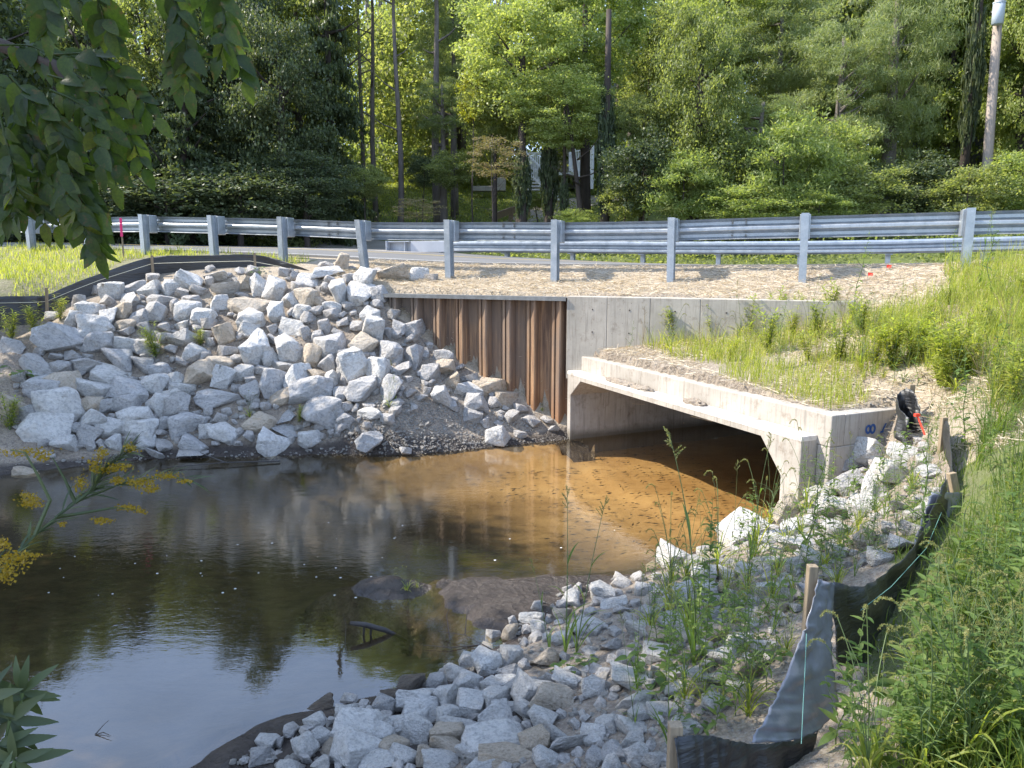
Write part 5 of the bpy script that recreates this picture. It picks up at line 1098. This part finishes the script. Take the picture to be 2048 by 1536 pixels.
mb = MB(); mb.tube([c + Vector((0, 0, .26)), c + Vector((0, 0, .30))], [.185, .185], 16); child(mb, 'lid', M['can'], up_); mb = MB(); mb.bar(c + Vector((0, .1, .1)), c + Vector((0, .3, .1)), .1, .05); child(mb, 'bracket', M['cap'], up_)
mb = MB(); mb.tube([tp_ - Vector((0, 0, .3)), tp_ + Vector((14, 6, .6))], .012, 5); child(mb, 'wire', M['cap'], up_)

# ------------------------------------------------------------ weeds
def wroot(name): t = empty(name); return t
def wl(mb, base, az, el, L, W, droop=.3, fold=.2, ns=4):
    d = Vector((math.cos(az) * math.cos(el), math.sin(az) * math.cos(el), math.sin(el))); mb.leaf(base, d, Vector((0, 0, 1)), L, W, fold, droop, ns)
def arch(r, h, reach, az, n=7):
    return [Vector((math.cos(az) * reach * (i / n) ** 2, math.sin(az) * reach * (i / n) ** 2, h * (i / n) * (1 - .25 * reach / h * (i / n) ** 2))) for i in range(n + 1)]
def strap(mb, base, az, h, reach, w, droop=.6, n=7, tw=0):
    s = Vector((-math.sin(az + tw), math.cos(az + tw), 0)); vs = []
    for i in range(n + 1):
        t = i / n; c = Vector(base) + Vector((math.cos(az) * reach * t ** 1.4, math.sin(az) * reach * t ** 1.4, h * (t - droop * t ** 2.6))); ww = w / 2 * min(1, (1 - t) * 2.2 + .02) * min(1, .5 + t * 2); vs += [c - s * ww, c + Vector((0, 0, -ww * .35)), c + s * ww]
    fs = []
    for i in range(n): a = i * 3; fs += [(a, a + 1, a + 4, a + 3), (a + 1, a + 2, a + 5, a + 4)]
    mb.add(vs, fs)
def seed_fuzz(mb, pts, rad, n, L, r):
    for _ in range(n):
        q = r.uniform(0, len(pts) - 1.001); k = int(q); c = pts[k].lerp(pts[k + 1], q - k); d = Vector((r.gauss(0, 1), r.gauss(0, 1), r.gauss(0, 1) + .6)).normalized(); s = d.cross(Vector((r.gauss(0, 1), r.gauss(0, 1), r.gauss(0, 1)))).normalized()
        c = c + d * rad * r.uniform(.2, 1); mb.add([c - s * L * .22, c + d * L, c + s * L * .22, c - d * L * .3], [(0, 1, 2, 3)])
PL = {}
def p_foxtail(seed):
    r = random.Random(seed); t = wroot('foxtail_grass'); mb = MB()
    for i in range(16): strap(mb, (r.uniform(-.03, .03), r.uniform(-.03, .03), 0), r.uniform(0, 6.28), r.uniform(.35, .8), r.uniform(.12, .45), r.uniform(.012, .022), r.uniform(.3, .75), tw=r.uniform(-.6, .6))
    sm = MB(); sd = MB()
    for i in range(4):
        a = arch(r, r.uniform(.75, 1.0), r.uniform(.08, .3), r.uniform(0, 6.28), 8); sm.tube(a, .0028, 4, False); b = a[-1]; az = math.atan2(a[-1].y, a[-1].x)
        tail = [b, b + Vector((math.cos(az) * .03, math.sin(az) * .03, .02)), b + Vector((math.cos(az) * .07, math.sin(az) * .07, .015)), b + Vector((math.cos(az) * .10, math.sin(az) * .10, -.02))]
        sm.tube(tail, .002, 4, False); seed_fuzz(sd, tail, .008, 130, .009, r)
        for k in (2, 4): strap(sm, a[k], r.uniform(0, 6.28), .1, .22, .012, .5)
    mb.build('blades', M['grass'], t); sm.build('stems', M['stem'], t); sd.build('seed_heads', M['seed'], t); return t
def p_leafy(seed, narrow=False):
    r = random.Random(seed); t = wroot('leafy_weed'); mb = MB(); sm = MB()
    a = [Vector((mnoise.noise(Vector((seed, i * .4, 0))) * .05, mnoise.noise(Vector((seed, i * .4, 5))) * .05, i / 10)) for i in range(11)]; sm.tube(a, [.0055 * (1 - i * .07) for i in range(11)], 5, False)
    n = 46 if narrow else 26
    for i in range(n):
        q = .08 + .92 * i / n; k = min(9, int(q * 10)); b = a[k].lerp(a[k + 1], q * 10 - k); L = (.13 if narrow else .15) * (1 - .55 * q) * r.uniform(.8, 1.2)
        wl(mb, b, i * 2.4 + r.uniform(-.3, .3), r.uniform(.0, .6), L, L * (.2 if narrow else .42), r.uniform(.1, .5))
    for j in range(4 if narrow else 5):
        q = r.uniform(.25, .8); k = int(q * 10); b = a[k]; az = r.uniform(0, 6.28); ln = r.uniform(.15, .3) * (1.1 - q); e = b + Vector((math.cos(az) * ln, math.sin(az) * ln, ln * .9)); sm.tube([b, b.lerp(e, .5) + Vector((0, 0, -.01)), e], .0025, 4, False)
        for i in range(8): c = b.lerp(e, (i + 1) / 8); wl(mb, c, i * 2.4 + az, r.uniform(0, .6), .07, .07 * (.22 if narrow else .4), .3)
    mb.build('leaves', M['weed'], t); sm.build('stem', M['stem'], t); return t
def p_barnyard(seed):
    r = random.Random(seed); t = wroot('seeding_grass'); mb = MB(); sm = MB(); sd = MB(); az0 = r.uniform(0, 6.28)
    a = arch(r, 1.0, r.uniform(.04, .16), az0, 9); sm.tube(a, [.0042 * (1 - .08 * i) for i in range(10)], 5, False)
    for i in (1, 2, 3, 5): strap(mb, a[i], r.uniform(0, 6.28), r.uniform(.14, .24), r.uniform(.1, .2), .013, r.uniform(.2, .6))
    for i in range(5): strap(mb, (0, 0, 0), r.uniform(0, 6.28), r.uniform(.25, .45), r.uniform(.05, .2), .012, .3)
    top = a[-1]
    for i in range(9):
        b = a[-2].lerp(top, i / 8); z = r.uniform(0, 6.28); e = b + Vector((math.cos(z) * .035, math.sin(z) * .035, .035)) * (1.3 - i * .08); sm.tube([b, e], .0012, 3, False); seed_fuzz(sd, [b, e], .003, 26, .0075, r)
    mb.build('blades', M['weed'], t); sm.build('stem', M['stem'], t); sd.build('seed_head', M['seed'], t); return t
def p_broad(seed):
    r = random.Random(seed); t = wroot('broad_leaved_weed'); mb = MB(); sm = MB()
    for i in range(13):
        az = i * 2.4; el = r.uniform(.5, 1.2); ln = r.uniform(.2, .65); e = Vector((math.cos(az) * math.cos(el), math.sin(az) * math.cos(el), math.sin(el))) * ln; sm.tube([(0, 0, 0), e * .5 + Vector((0, 0, .03)), e], .004, 4, False); wl(mb, e, az, .15, r.uniform(.16, .3), r.uniform(.12, .22), .4, .1, 5)
    mb.build('leaves', M['weed'], t); sm.build('stems', M['stem'], t); return t
def p_feather(seed):
    r = random.Random(seed); t = wroot('feathery_weed'); mb = MB(); sm = MB()
    for j in range(9):
        az = r.uniform(0, 6.28); e = Vector((math.cos(az) * r.uniform(.05, .35), math.sin(az) * r.uniform(.05, .35), r.uniform(.6, 1.0))); sm.tube([(0, 0, 0), e * .5 + Vector((0, 0, .06)), e], [.007, .005, .002], 4, False)
        for i in range(22):
            c = e * (.15 + .85 * i / 22); 
            for s in (0, 1): wl(mb, c, az + s * 3.14 + r.uniform(-1.3, 1.3), r.uniform(-.1, .8), r.uniform(.08, .2), r.uniform(.02, .035), .2)
    mb.build('leaves', M['grass'], t); sm.build('stems', M['stem'], t); return t
def p_dry(seed):
    r = random.Random(seed); t = wroot('dry_seed_stalks'); sm = MB(); sd = MB()
    for j in range(4):
        a = arch(r, r.uniform(.7, 1), r.uniform(.1, .3), r.uniform(0, 6.28), 7); sm.tube(a, .003, 4, False)
        for i in range(10):
            b = a[4].lerp(a[7], i / 10); e = b + Vector((r.uniform(-.06, .06), r.uniform(-.06, .06), .07)); sm.tube([b, e], .0012, 3, False); seed_fuzz(sd, [b.lerp(e, .4), e], .004, 10, .008, r)
    sm.build('stems', M['dry_stem'], t); sd.build('seed_heads', M['seed'], t); return t
protos_p = {'fox': [p_foxtail(1), p_foxtail(2)], 'leafy': [p_leafy(3), p_leafy(4)], 'narrow': [p_leafy(5, True), p_leafy(6, True)], 'barn': [p_barnyard(7), p_barnyard(8)], 'broad': [p_broad(9), p_broad(10)], 'feather': [p_feather(11)], 'dry': [p_dry(12)]}
used_p = set(); rp_ = random.Random(9)
def plant(kind, px, pyb, pyt, label, group=None, wide=1.0, lean=.12, dz=0, cat=None, dmin=0):
    p = hit(px, pyb)
    if p is None: return
    k = (p.y * math.cos(PITCH) + (H - p.z) * math.sin(PITCH)) / F; h = (pyb - pyt) * k * 1.06
    pr = rp_.choice(protos_p[kind]); o = pr if pr.name not in used_p else copy_tree(pr); used_p.add(pr.name)
    o.location = (p.x, p.y, p.z - .015 + dz); o.scale = (h * wide, h * wide, h); o.rotation_euler = (rp_.uniform(-lean, lean), rp_.uniform(-lean, lean), rp_.uniform(0, 6.28))
    tag(o, label, cat or {'fox': 'grass plant', 'barn': 'grass plant', 'dry': 'dry stalks'}.get(kind, 'weed'), group); return o
for a in [('barn', 1388, 1330, 862, 'tallest seeding grass stalk, its head seen against the dark culvert mouth'), ('barn', 1500, 1130, 868, 'drooping seeding grass stalk just right of the tallest one'), ('barn', 1130, 1310, 985, 'tall strappy seeding grass left of centre on the near bank'),
          ('barn', 1152, 1305, 1000, 'tall seeding grass right beside the strappy one, above the near rocks'), ('barn', 1100, 1320, 1120, 'short arching seeding grass at the left end of the near bank weeds'), ('barn', 1340, 1500, 1180, 'seeding grass rising from the pale rocks left of the front wooden stake'),
          ('leafy', 1672, 1490, 1200, 'leafy weed growing up before the gray flap of the silt fence'), ('leafy', 1805, 1445, 1085, 'tall reddish stemmed weed right of the silt fence flap'), ('narrow', 1850, 1120, 838, 'upright weed with a yellow green tip before the crumpled fence end'),
          ('narrow', 1605, 1130, 860, 'pale narrow leaved weed beside the culvert wing'), ('broad', 1130, 1345, 1275, 'clump of round leaves at the foot of the strappy grass'), ('broad', 1170, 1330, 1270, 'second clump of broad leaves, right of the first, among near rocks'),
          ('feather', 312, 715, 640, 'bright feathery green weed in the middle of the far rock heap'), ('feather', 402, 690, 650, 'small green weed right of the feathery one in the far rock heap'), ('fox', 500, 835, 780, 'green grass tuft low in the far rock heap'), ('feather', 600, 845, 805, 'little weed at the lower right of the far rock heap'),
          ('broad', 510, 548, 508, 'leafy sprout hanging over the top of the left silt fence'), ('barn', 790, 808, 722, 'thin green grass among the rocks left of the sheet piling'), ('fox', 778, 815, 755, 'grass tuft with seed heads left of the sheet piling'), ('dry', 1010, 800, 745, 'dry stalks at the foot of the sheet piling'),
          ('fox', 1085, 822, 790, 'small arching weed at the foot of the sheet piling near the culvert'), ('fox', 815, 1182, 1120, 'grass tuft growing on the small mud island'), ('fox', 835, 1175, 1138, 'second smaller grass tuft on the small mud island'),
          ('feather', 70, 670, 600, 'weed before the lower left end of the silt fence'), ('feather', 25, 680, 610, 'weed at the left edge before the silt fence'), ('feather', 120, 640, 585, 'weed against the leaning stake of the left silt fence'), ('narrow', 1700, 640, 470, 'tall weed at the end of the headwall reaching up to the guardrail'),
          ('narrow', 1900, 585, 465, 'weed standing in front of the rightmost guardrail post'), ('narrow', 1978, 600, 430, 'tall weed right of the rightmost guardrail post'), ('barn', 1962, 580, 425, 'slender seeding grass against the right end of the guardrail'), ('leafy', 1930, 900, 700, 'dark green weed with large leaves high on the right bank'),
          ('leafy', 1975, 780, 610, 'dark leafy weed on the right bank below the guardrail end'), ('dry', 2020, 690, 560, 'brown dry stalks at the right edge of the bank'), ('broad', 40, 760, 690, 'dark broad leaved plant at the left edge of the rock heap'), ('feather', 20, 860, 780, 'dark weed at the left edge above the water')]:
    plant(*a)
def rowfill(poly, n, kinds, hpx, rows, group, seed, wide=1.0, mind=12):
    r = random.Random(seed); pts = []; xs_ = [p[0] for p in poly]; ys_ = [p[1] for p in poly]; tries = 0
    while len(pts) < n and tries < n * 40:
        tries += 1; x = r.uniform(min(xs_), max(xs_)); y = r.uniform(min(ys_), max(ys_))
        if sdpoly(np.array([x]), np.array([y]), poly)[0] < 0 or any(abs(x - a) < mind and abs(y - b) < mind for a, b in pts): continue
        pts.append((x, y))
    R_ = {}
    for x, y in pts: R_.setdefault(next(nm for lim, nm in rows if y < lim), []).append((x, y))
    for nm, l in R_.items():
        l.sort()
        for i, (x, y) in enumerate(l):
            kd = r.choice(kinds); t = (y - min(ys_)) / (max(ys_) - min(ys_)); hh = (hpx[0] + (hpx[1] - hpx[0]) * t) * r.uniform(.6, 1.25) * (.5 if kd == 'broad' else 1)
            nmk = {'fox': 'arching grass', 'leafy': 'leafy weed', 'narrow': 'narrow leaved weed', 'barn': 'seeding grass', 'broad': 'broad leaved weed', 'feather': 'bushy weed', 'dry': 'dry stalks'}[kd]
            plant(kd, x, y, y - hh, '%s, %s from left %s' % (nmk, ordw(i + 1), nm), group, wide)
rowfill([(1230, 700), (1480, 640), (1720, 620), (1900, 600), (2048, 600), (2048, 830), (1860, 790), (1700, 760), (1540, 740), (1420, 720)], 120, ['fox', 'feather', 'narrow', 'feather', 'barn', 'fox', 'dry'], (60, 120),
        [(690, 'along the back of the bank beside the headwall'), (735, 'in the middle row above the culvert'), (9999, 'in the front row above the culvert')], 'weeds on the bank above the culvert', 4, 1.0, 14)
rowfill([(1240, 1440), (1320, 1180), (1480, 1080), (1600, 1010), (1700, 960), (1800, 1000), (1740, 1100), (1600, 1180), (1600, 1300), (1480, 1450), (1330, 1500)], 95, ['barn', 'narrow', 'leafy', 'fox', 'fox', 'leafy', 'broad'], (150, 230),
        [(1120, 'in the back row of the near rocks'), (1300, 'in the middle row of the near rocks'), (9999, 'in the front row of the near rocks')], 'weeds among the near bank rocks', 5, .8, 22)
rowfill([(1790, 1480), (1960, 1200), (1990, 1000), (1940, 800), (2060, 760), (2060, 1560), (1690, 1560)], 90, ['fox', 'narrow', 'fox', 'barn', 'leafy', 'fox'], (70, 300),
        [(950, 'on the bank high beside the fence end'), (1150, 'on the bank right of the slumped fence'), (1350, 'in the weeds at the right edge'), (9999, 'in the weeds at the lower right corner')], 'weeds behind the slumped silt fence', 6, .9, 20)
for kd, l in protos_p.items():
    for o in l:
        if o.name not in used_p: plant(kd, 1960 + rp_.uniform(-40, 40), 1300, 1150, 'weed in the thick growth beside the slumped silt fence', None)

rowfill([(1600, 1180), (1700, 1060), (1800, 930), (1880, 900), (1860, 1000), (1790, 1120), (1660, 1190)], 34, ['fox', 'barn', 'narrow', 'leafy', 'fox'], (90, 150),
        [(1020, 'between the wing wall and the fence'), (9999, 'just before the sagging middle of the fence')], 'weeds on the soil before the silt fence', 12, .9, 16)
rowfill([(1760, 1540), (1830, 1400), (1920, 1250), (2040, 1150), (2040, 1560)], 24, ['fox', 'leafy', 'broad', 'fox', 'leafy'], (230, 330),
        [(1400, 'among the tall growth right of the fence flap'), (9999, 'in the frontmost growth at the lower right')], 'tall weeds at the lower right', 14, 1.1, 30)
# ------------------------------------------------------------ overhanging walnut tree
wt = empty('walnut_tree', (-4.6, 1.6, gz(-4.6, 1.6))); tag(wt, 'walnut tree whose drooping leafy boughs hang into the top left corner', 'tree')
mb = MB(); tb = Vector((-4.6, 1.6, gz(-4.6, 1.6) - .3)); mb.tube([tb, tb + Vector((.1, .1, 2.5)), tb + Vector((-.4, .5, 5)), tb + Vector((-1.2, 1.6, 7.5))], [.24, .2, .16, .06], 10); child(mb, 'trunk', M['bark_dark'], wt, True)
def bough(pts, r0): mb = MB(); mb.tube(pts, [r0 * (1 - .8 * i / (len(pts) - 1)) for i in range(len(pts))], 7, False); child(mb, 'bough', M['bark_dark'], wt, True)
bough([tb + Vector((0, .1, 2.7)), Vector((-2.6, 1.8, 3.75)), Dp(-80, 60, 2.1), Dp(110, 130, 2.0), Dp(190, 230, 1.95)], .035)
bough([tb + Vector((0, .1, 3.2)), Vector((-2.2, 1.9, 4.3)), Dp(60, -180, 2.0), Dp(280, -60, 1.9), Dp(420, -30, 1.9)], .035)
bough([Vector((-2.6, 1.8, 3.75)), Dp(-120, 260, 2.2), Dp(0, 330, 2.1), Dp(90, 350, 2.0)], .018)
rw = random.Random(3)
def compound(pxs, d, n=8, L=.070, W=.030, lab=None):
    P = [Dp(a, b, d + c) for a, b, c in [(q[0], q[1], q[2] if len(q) > 2 else 0) for q in pxs]]
    def at(t): q = t * (len(P) - 1); k = min(int(q), len(P) - 2); return P[k].lerp(P[k + 1], q - k)
    mb = MB(); mb.tube([at(i / 8) for i in range(9)], [.0032 * (1 - i * .08) for i in range(9)], 4, False)
    for i in range(n):
        t = .12 + .86 * i / n; c = at(t); dr = (at(min(1, t + .05)) - at(t - .05)).normalized(); side = dr.cross(Vector((rw.uniform(-.35, .35), -1, rw.uniform(-.2, .5)))).normalized()
        for s in (-1, 1):
            dd = (side * s * rw.uniform(.6, 1) + dr * .45 + Vector((0, rw.uniform(-.5, .3), -.75 * rw.uniform(.6, 1.2)))).normalized()
            nn = Vector((rw.uniform(-.6, .6) + s * .3, -.7, rw.uniform(.2, .9))); l = L * rw.uniform(.6, 1.2) * (1 - .25 * abs(t - .5)); mb.leaf(c + dr * rw.uniform(-.006, .006), dd, nn, l, l * rw.uniform(.46, .62), rw.uniform(-.1, .45), rw.uniform(-.1, .6), 5)
    mb.leaf(at(1), (at(1) - at(.9)).normalized(), Vector((0, -1, .4)), L * .9, W, .2, .2, 5)
    return child(mb, 'compound_leaf', M['walnut'], wt, True)
for q, d, n in [([(90, 110), (190, 105), (262, 170), (312, 235)], 1.95, 9), ([(95, 150), (170, 170), (215, 270), (232, 370)], 1.9, 9), ([(120, 130), (210, 190), (262, 270), (288, 335)], 2.0, 8), ([(60, 180), (120, 250), (170, 380), (200, 510)], 1.9, 13), ([(80, 200), (120, 330), (150, 420), (175, 470)], 1.85, 10),
                ([(90, 240), (130, 300), (120, 380), (118, 450)], 1.95, 9), ([(40, 210), (70, 300), (85, 380), (90, 445)], 1.9, 9), ([(0, 230), (20, 310), (35, 370), (20, 430)], 1.85, 8), ([(-30, 130), (20, 190), (40, 240), (55, 290)], 1.9, 8), ([(0, 90), (60, 90), (100, 110), (150, 130)], 2.0, 7),
                ([(100, 180), (150, 200), (190, 240), (200, 330)], 1.85, 8), ([(-40, 250), (0, 290), (60, 330), (70, 400)], 2.0, 9), ([(60, 290), (110, 320), (150, 350), (170, 420)], 1.9, 9), ([(20, 150), (60, 200), (110, 240), (140, 300)], 1.85, 9), ([(-20, 300), (10, 360), (10, 420), (5, 445)], 1.95, 7), ([(150, 380), (180, 420), (190, 460), (198, 500)], 1.88, 6),
                ([(90, -60), (95, -10), (100, 30), (98, 60)], 1.7, 6), ([(110, -40), (160, 0), (200, 30), (225, 70)], 1.9, 7), ([(300, -60), (350, 0), (372, 80), (380, 180)], 1.85, 11), ([(330, -50), (360, 20), (360, 100), (358, 165)], 1.9, 10), ([(380, -50), (430, 20), (460, 80), (488, 160)], 1.95, 9), 
                ([(400, -60), (440, -10), (455, 60), (440, 110)], 1.85, 7), ([(180, -60), (190, -20), (205, 30), (215, 60)], 1.8, 5),  ([(60, 350), (60, 390), (40, 420), (20, 440)], 1.9, 5)]:
    compound(q, d, n)
def cloudpart(name, blobs, par, mat, size, seed, hole=.0):
    r = np.random.RandomState(seed); P = []
    for (x, y, z, rx, ry, rz_, m) in blobs:
        k = max(6, int(m / 220))
        for _ in range(k):
            d = r.normal(size=3); d /= np.linalg.norm(d); c = np.array([x, y, z]) + d * r.uniform(.2, 1) ** .5 * np.array([rx, ry, rz_]); P.append(c + r.normal(size=(220, 3)) * .30)
    o = reg(link(name, np_mesh(name, *leafcloud(np.concatenate(P), size, .45, r)), mat, par)); o.matrix_parent_inverse = Matrix.Translation(-Vector(par.location)); return o
cloudpart('crown', [(-6.0, 3.4, 5.7, 1.5, 1.6, 1.5, 11000), (-7.6, 4.4, 7.0, 1.3, 1.5, 1.2, 6000), (-4.9, 1.6, 6.2, 1.2, 1.3, 1.3, 6000), (-4.8, 5.3, 6.7, 1.3, 1.1, .9, 3300)], wt, M['leaf_mid'], .16, 5)
for i, (x, y, blobs) in enumerate([(-8.6, 6.4, [(-8.2, 6.3, 5.4, 1.5, 1.3, 1.7, 9000), (-9.6, 7.6, 6.6, 1.5, 1.3, 1.4, 7000)]), (-11.4, 10.4, [(-10.6, 9.6, 5.2, 1.5, 1.2, 1.8, 9000), (-10.8, 11.2, 6.6, 1.3, .8, 2.1, 8000)]), (-9.9, 8.9, [(-9.6, 9.0, 6.6, 1.2, 1.1, 2.5, 11000)])]):
    g = gz(x, y); t = empty('bank_tree', (x, y, g)); tag(t, 'leafy bank tree off the left edge, %s' % ['nearest the camera', 'farthest from the camera', 'the tall slim one'][i], 'tree', 'bank trees outside the picture'); cloudpart('crown', blobs, t, M['leaf_mid'], .17, 9 + i)
    mb = MB(); mb.tube([(x, y, g - .3), (x + .1, y, g + 3), (x, y, g + 6)], [.2, .15, .06], 8); child(mb, 'trunk', M['bark_dark'], t, True)
# goldenrod on the left, its stems rooted on the near bank
gd = empty('goldenrod', (-1.15, .9, gz(-1.15, .9))); tag(gd, 'yellow flowering goldenrod leaning in from the left edge over the water', 'goldenrod')
g0 = Vector((-1.2, .9, gz(-1.2, .9)))
stems = [[g0, Dp(-90, 1290, 1.15), Dp(10, 1130, 1.3), Dp(70, 1070, 1.36), Dp(150, 1005, 1.42), Dp(240, 968, 1.48), Dp(330, 952, 1.5), Dp(388, 962, 1.5)], [Dp(150, 1005, 1.42), Dp(185, 980, 1.44), Dp(215, 930, 1.44), Dp(262, 900, 1.44)], [Dp(70, 1070, 1.36), Dp(100, 1000, 1.38), Dp(75, 950, 1.38), Dp(50, 905, 1.38), Dp(20, 900, 1.38)],
         [Dp(110, 1035, 1.4), Dp(170, 1025, 1.42), Dp(230, 1015, 1.43), Dp(290, 1022, 1.44)], [g0, Dp(-110, 1350, 1.1), Dp(-50, 1180, 1.2), Dp(10, 1100, 1.25), Dp(45, 1110, 1.25)], [Dp(150, 1005, 1.42), Dp(130, 960, 1.42), Dp(105, 915, 1.42)]]
mb = MB()
for s_ in stems: mb.tube(s_, [.0042 * (1 - .75 * i / (len(s_) - 1)) for i in range(len(s_))], 5, False)
for s_ in stems[:2]:
    for k in range(60):
        q = rw.uniform(.15, .98) * (len(s_) - 1); i = min(int(q), len(s_) - 2); c = s_[i].lerp(s_[i + 1], q - i); dr = (s_[i + 1] - s_[i]).normalized(); mb.leaf(c, (dr + Vector((rw.uniform(-.7, .7), rw.uniform(-.5, .5), rw.uniform(-.5, .9)))).normalized(), Vector((0, -.3, 1)), rw.uniform(.025, .06), .006, .2, .2, 3)
child(mb, 'stem', M['leaf_dark'], gd)
V_ = []; fr_ = np.random.RandomState(4)
for px, py, rx, ry, n in [(160, 965, 12, 16, 130), (190, 930, 14, 16, 150), (215, 940, 20, 8, 150), (240, 933, 22, 8, 150), (262, 897, 14, 10, 100), (205, 905, 10, 10, 90), (235, 960, 12, 8, 90), (280, 965, 24, 9, 200), (300, 978, 16, 7, 120), (330, 952, 25, 6, 140), (370, 962, 14, 4, 50), (50, 905, 45, 8, 180), (85, 915, 14, 8, 100), (62, 1005, 20, 9, 200), (55, 990, 14, 7, 90), (252, 1015, 22, 5, 130), (283, 1022, 12, 4, 50), (203, 1041, 18, 6, 120), (123, 1049, 7, 5, 50),
                          (5, 1090, 12, 12, 120), (20, 1120, 30, 20, 320), (55, 1110, 20, 6, 110), (12, 1150, 16, 16, 180)]:
    for _ in range(n): V_.append(Dp(px + fr_.normal() * rx * .6, py + fr_.normal() * ry * .55, 1.44 + fr_.normal() * .02 - (.18 if py > 1060 else 0)))
P = np.array([tuple(v) for v in V_]); child_o = reg(link('flowers', np_mesh('flowers', *leafcloud(P, .0052, .2, fr_, .9)), M['flower'], gd)); child_o.matrix_parent_inverse = Matrix.Translation(-Vector(gd.location))
# lance leaved plant at the bottom left corner
lp = empty('lance_leaved_plant', (-1.0, .75, gz(-1.0, .75))); tag(lp, 'plant with long pointed leaves at the lower left corner', 'plant'); mb = MB(); sm = MB(); l0 = Vector((-1.0, .75, gz(-1.0, .75)))
for nx_, ny_, dd in [(45, 1385, 1.15), (-5, 1490, 1.1), (20, 1440, 1.12), (-30, 1400, 1.12), (30, 1520, 1.1), (-10, 1600, 1.05)]:
    c = Dp(nx_, ny_, dd); sm.tube([l0, l0.lerp(c, .6) + Vector((.0, 0, -.03)), c], .003, 5, False)
    for k in range(9):
        a = k * 2 * math.pi / 9 + rw.uniform(-.3, .3); d = Vector((math.cos(a), rw.uniform(-.4, .4), math.sin(a) * .9)); l = rw.uniform(.055, .085); mb.leaf(c, d, Vector((rw.uniform(-.3, .3), -1, .6)), l, l * .24, .25, .25, 5)
child(mb, 'leaves', M['leaf_dark'], lp, True); child(sm, 'stems', M['stem'], lp)

# ------------------------------------------------------------ things in the water
lg = empty('sunken_log', Zp(750, 1262, 0)); tag(lg, 'thin dead log sticking out of the water beside the mud bar', 'log'); a = Zp(700, 1246, .10); b = Zp(800, 1266, .0)
mb = MB(); mb.tube([a, a.lerp(b, .3) + Vector((0, 0, .01)), a.lerp(b, .7), b + (b - a) * .15 - Vector((0, 0, .05))], [.014, .021, .019, .01], 8); child(mb, 'log', M['twig'], lg, True)
for t in (.28, .42): mb = MB(); c = a.lerp(b, t); mb.tube([c, c + Vector((-.01, .0, -.12))], [.009, .006], 6); child(mb, 'branch_stub', M['twig'], lg)
def twigs(name, label, segs, r0):
    t = empty(name, segs[0][0]); tag(t, label, 'twig'); 
    mb = MB()
    for s_ in segs: mb.tube(s_, [r0 * (1 - .7 * i / (len(s_) - 1)) for i in range(len(s_))], 5, False)
    return child(mb, 'twig', M['twig'], t)
o = Zp(190, 1470, .0); twigs('forked_twig', 'small V shaped twig floating in the sky reflection', [[o, Zp(205, 1452, .02), Zp(218, 1440, .05)], [o, Zp(205, 1470, .008), Zp(222, 1474, .012)]], .0035)
twigs('dead_twig', 'thin bare twigs lying in the water left of the mud bar end', [[Zp(985, 1300, .0), Zp(930, 1270, .05), Zp(875, 1262, .03)], [Zp(960, 1290, 0), Zp(900, 1295, .015), Zp(845, 1290, .02)], [Zp(900, 1280, 0), Zp(893, 1230, .12), Zp(905, 1200, .2)], [Zp(930, 1270, .04), Zp(935, 1210, .2)]], .005)
twigs('dead_twig', 'hair thin twig standing in the water below the log', [[Zp(690, 1290, 0), Zp(692, 1250, .09), Zp(686, 1225, .14)], [Zp(690, 1290, 0), Zp(696, 1310, .01)]], .0022)
twigs('dead_twig', 'long dark waterlogged branch at the foot of the far bank', [[Zp(560, 922, .02), Zp(450, 925, .04), Zp(330, 935, .02)], [Zp(450, 925, .04), Zp(400, 905, .1)]], .012)
fm = np.random.RandomState(8); vs = []; fs = []
for i in range(42):
    px = fm.uniform(20, 1250) if i % 2 else fm.uniform(100, 800); py = fm.uniform(1040, 1200) if px > 500 else fm.uniform(1070, 1260); c = Zp(px, py, .003); r0 = fm.uniform(.003, .009); n0 = len(vs)
    vs += [(c.x + r0 * math.cos(k * 1.047) * 1.3, c.y + r0 * math.sin(k * 1.047), .0025 + .002 * (k % 2)) for k in range(6)]; fs.append([n0 + k for k in range(6)])
me = bpy.data.meshes.new('foam_specks'); me.from_pydata(vs, [], fs); me.update(); tag(link('foam_specks', me, M['foam']), 'white foam specks drifting on the brown water', 'foam', kind='stuff')
n = 800; P = []
for i in range(n):
    q = F0.lerp(F1, fm.uniform(0, 1)) + BD * fm.uniform(-1.9, 1.6); P.append((q.x, q.y, -.212 + mnoise.noise(Vector((q.x * 1.1, q.y * 2.0, 9))) * .03))
P = np.array(P); az = fm.normal(.3, .6, n); A = np.stack([np.cos(az), np.sin(az), np.zeros(n)], 1) * fm.uniform(.012, .06, (n, 1)); B = np.stack([-np.sin(az), np.cos(az), np.full(n, .2)], 1) * fm.uniform(.004, .013, (n, 1))
tag(link('leaf_litter', np_mesh('leaf_litter', *quads(P, A, B)), M['twig']), 'dark leaf scraps and twigs lying on the sandy stream bed at the culvert', 'leaf litter', kind='stuff')
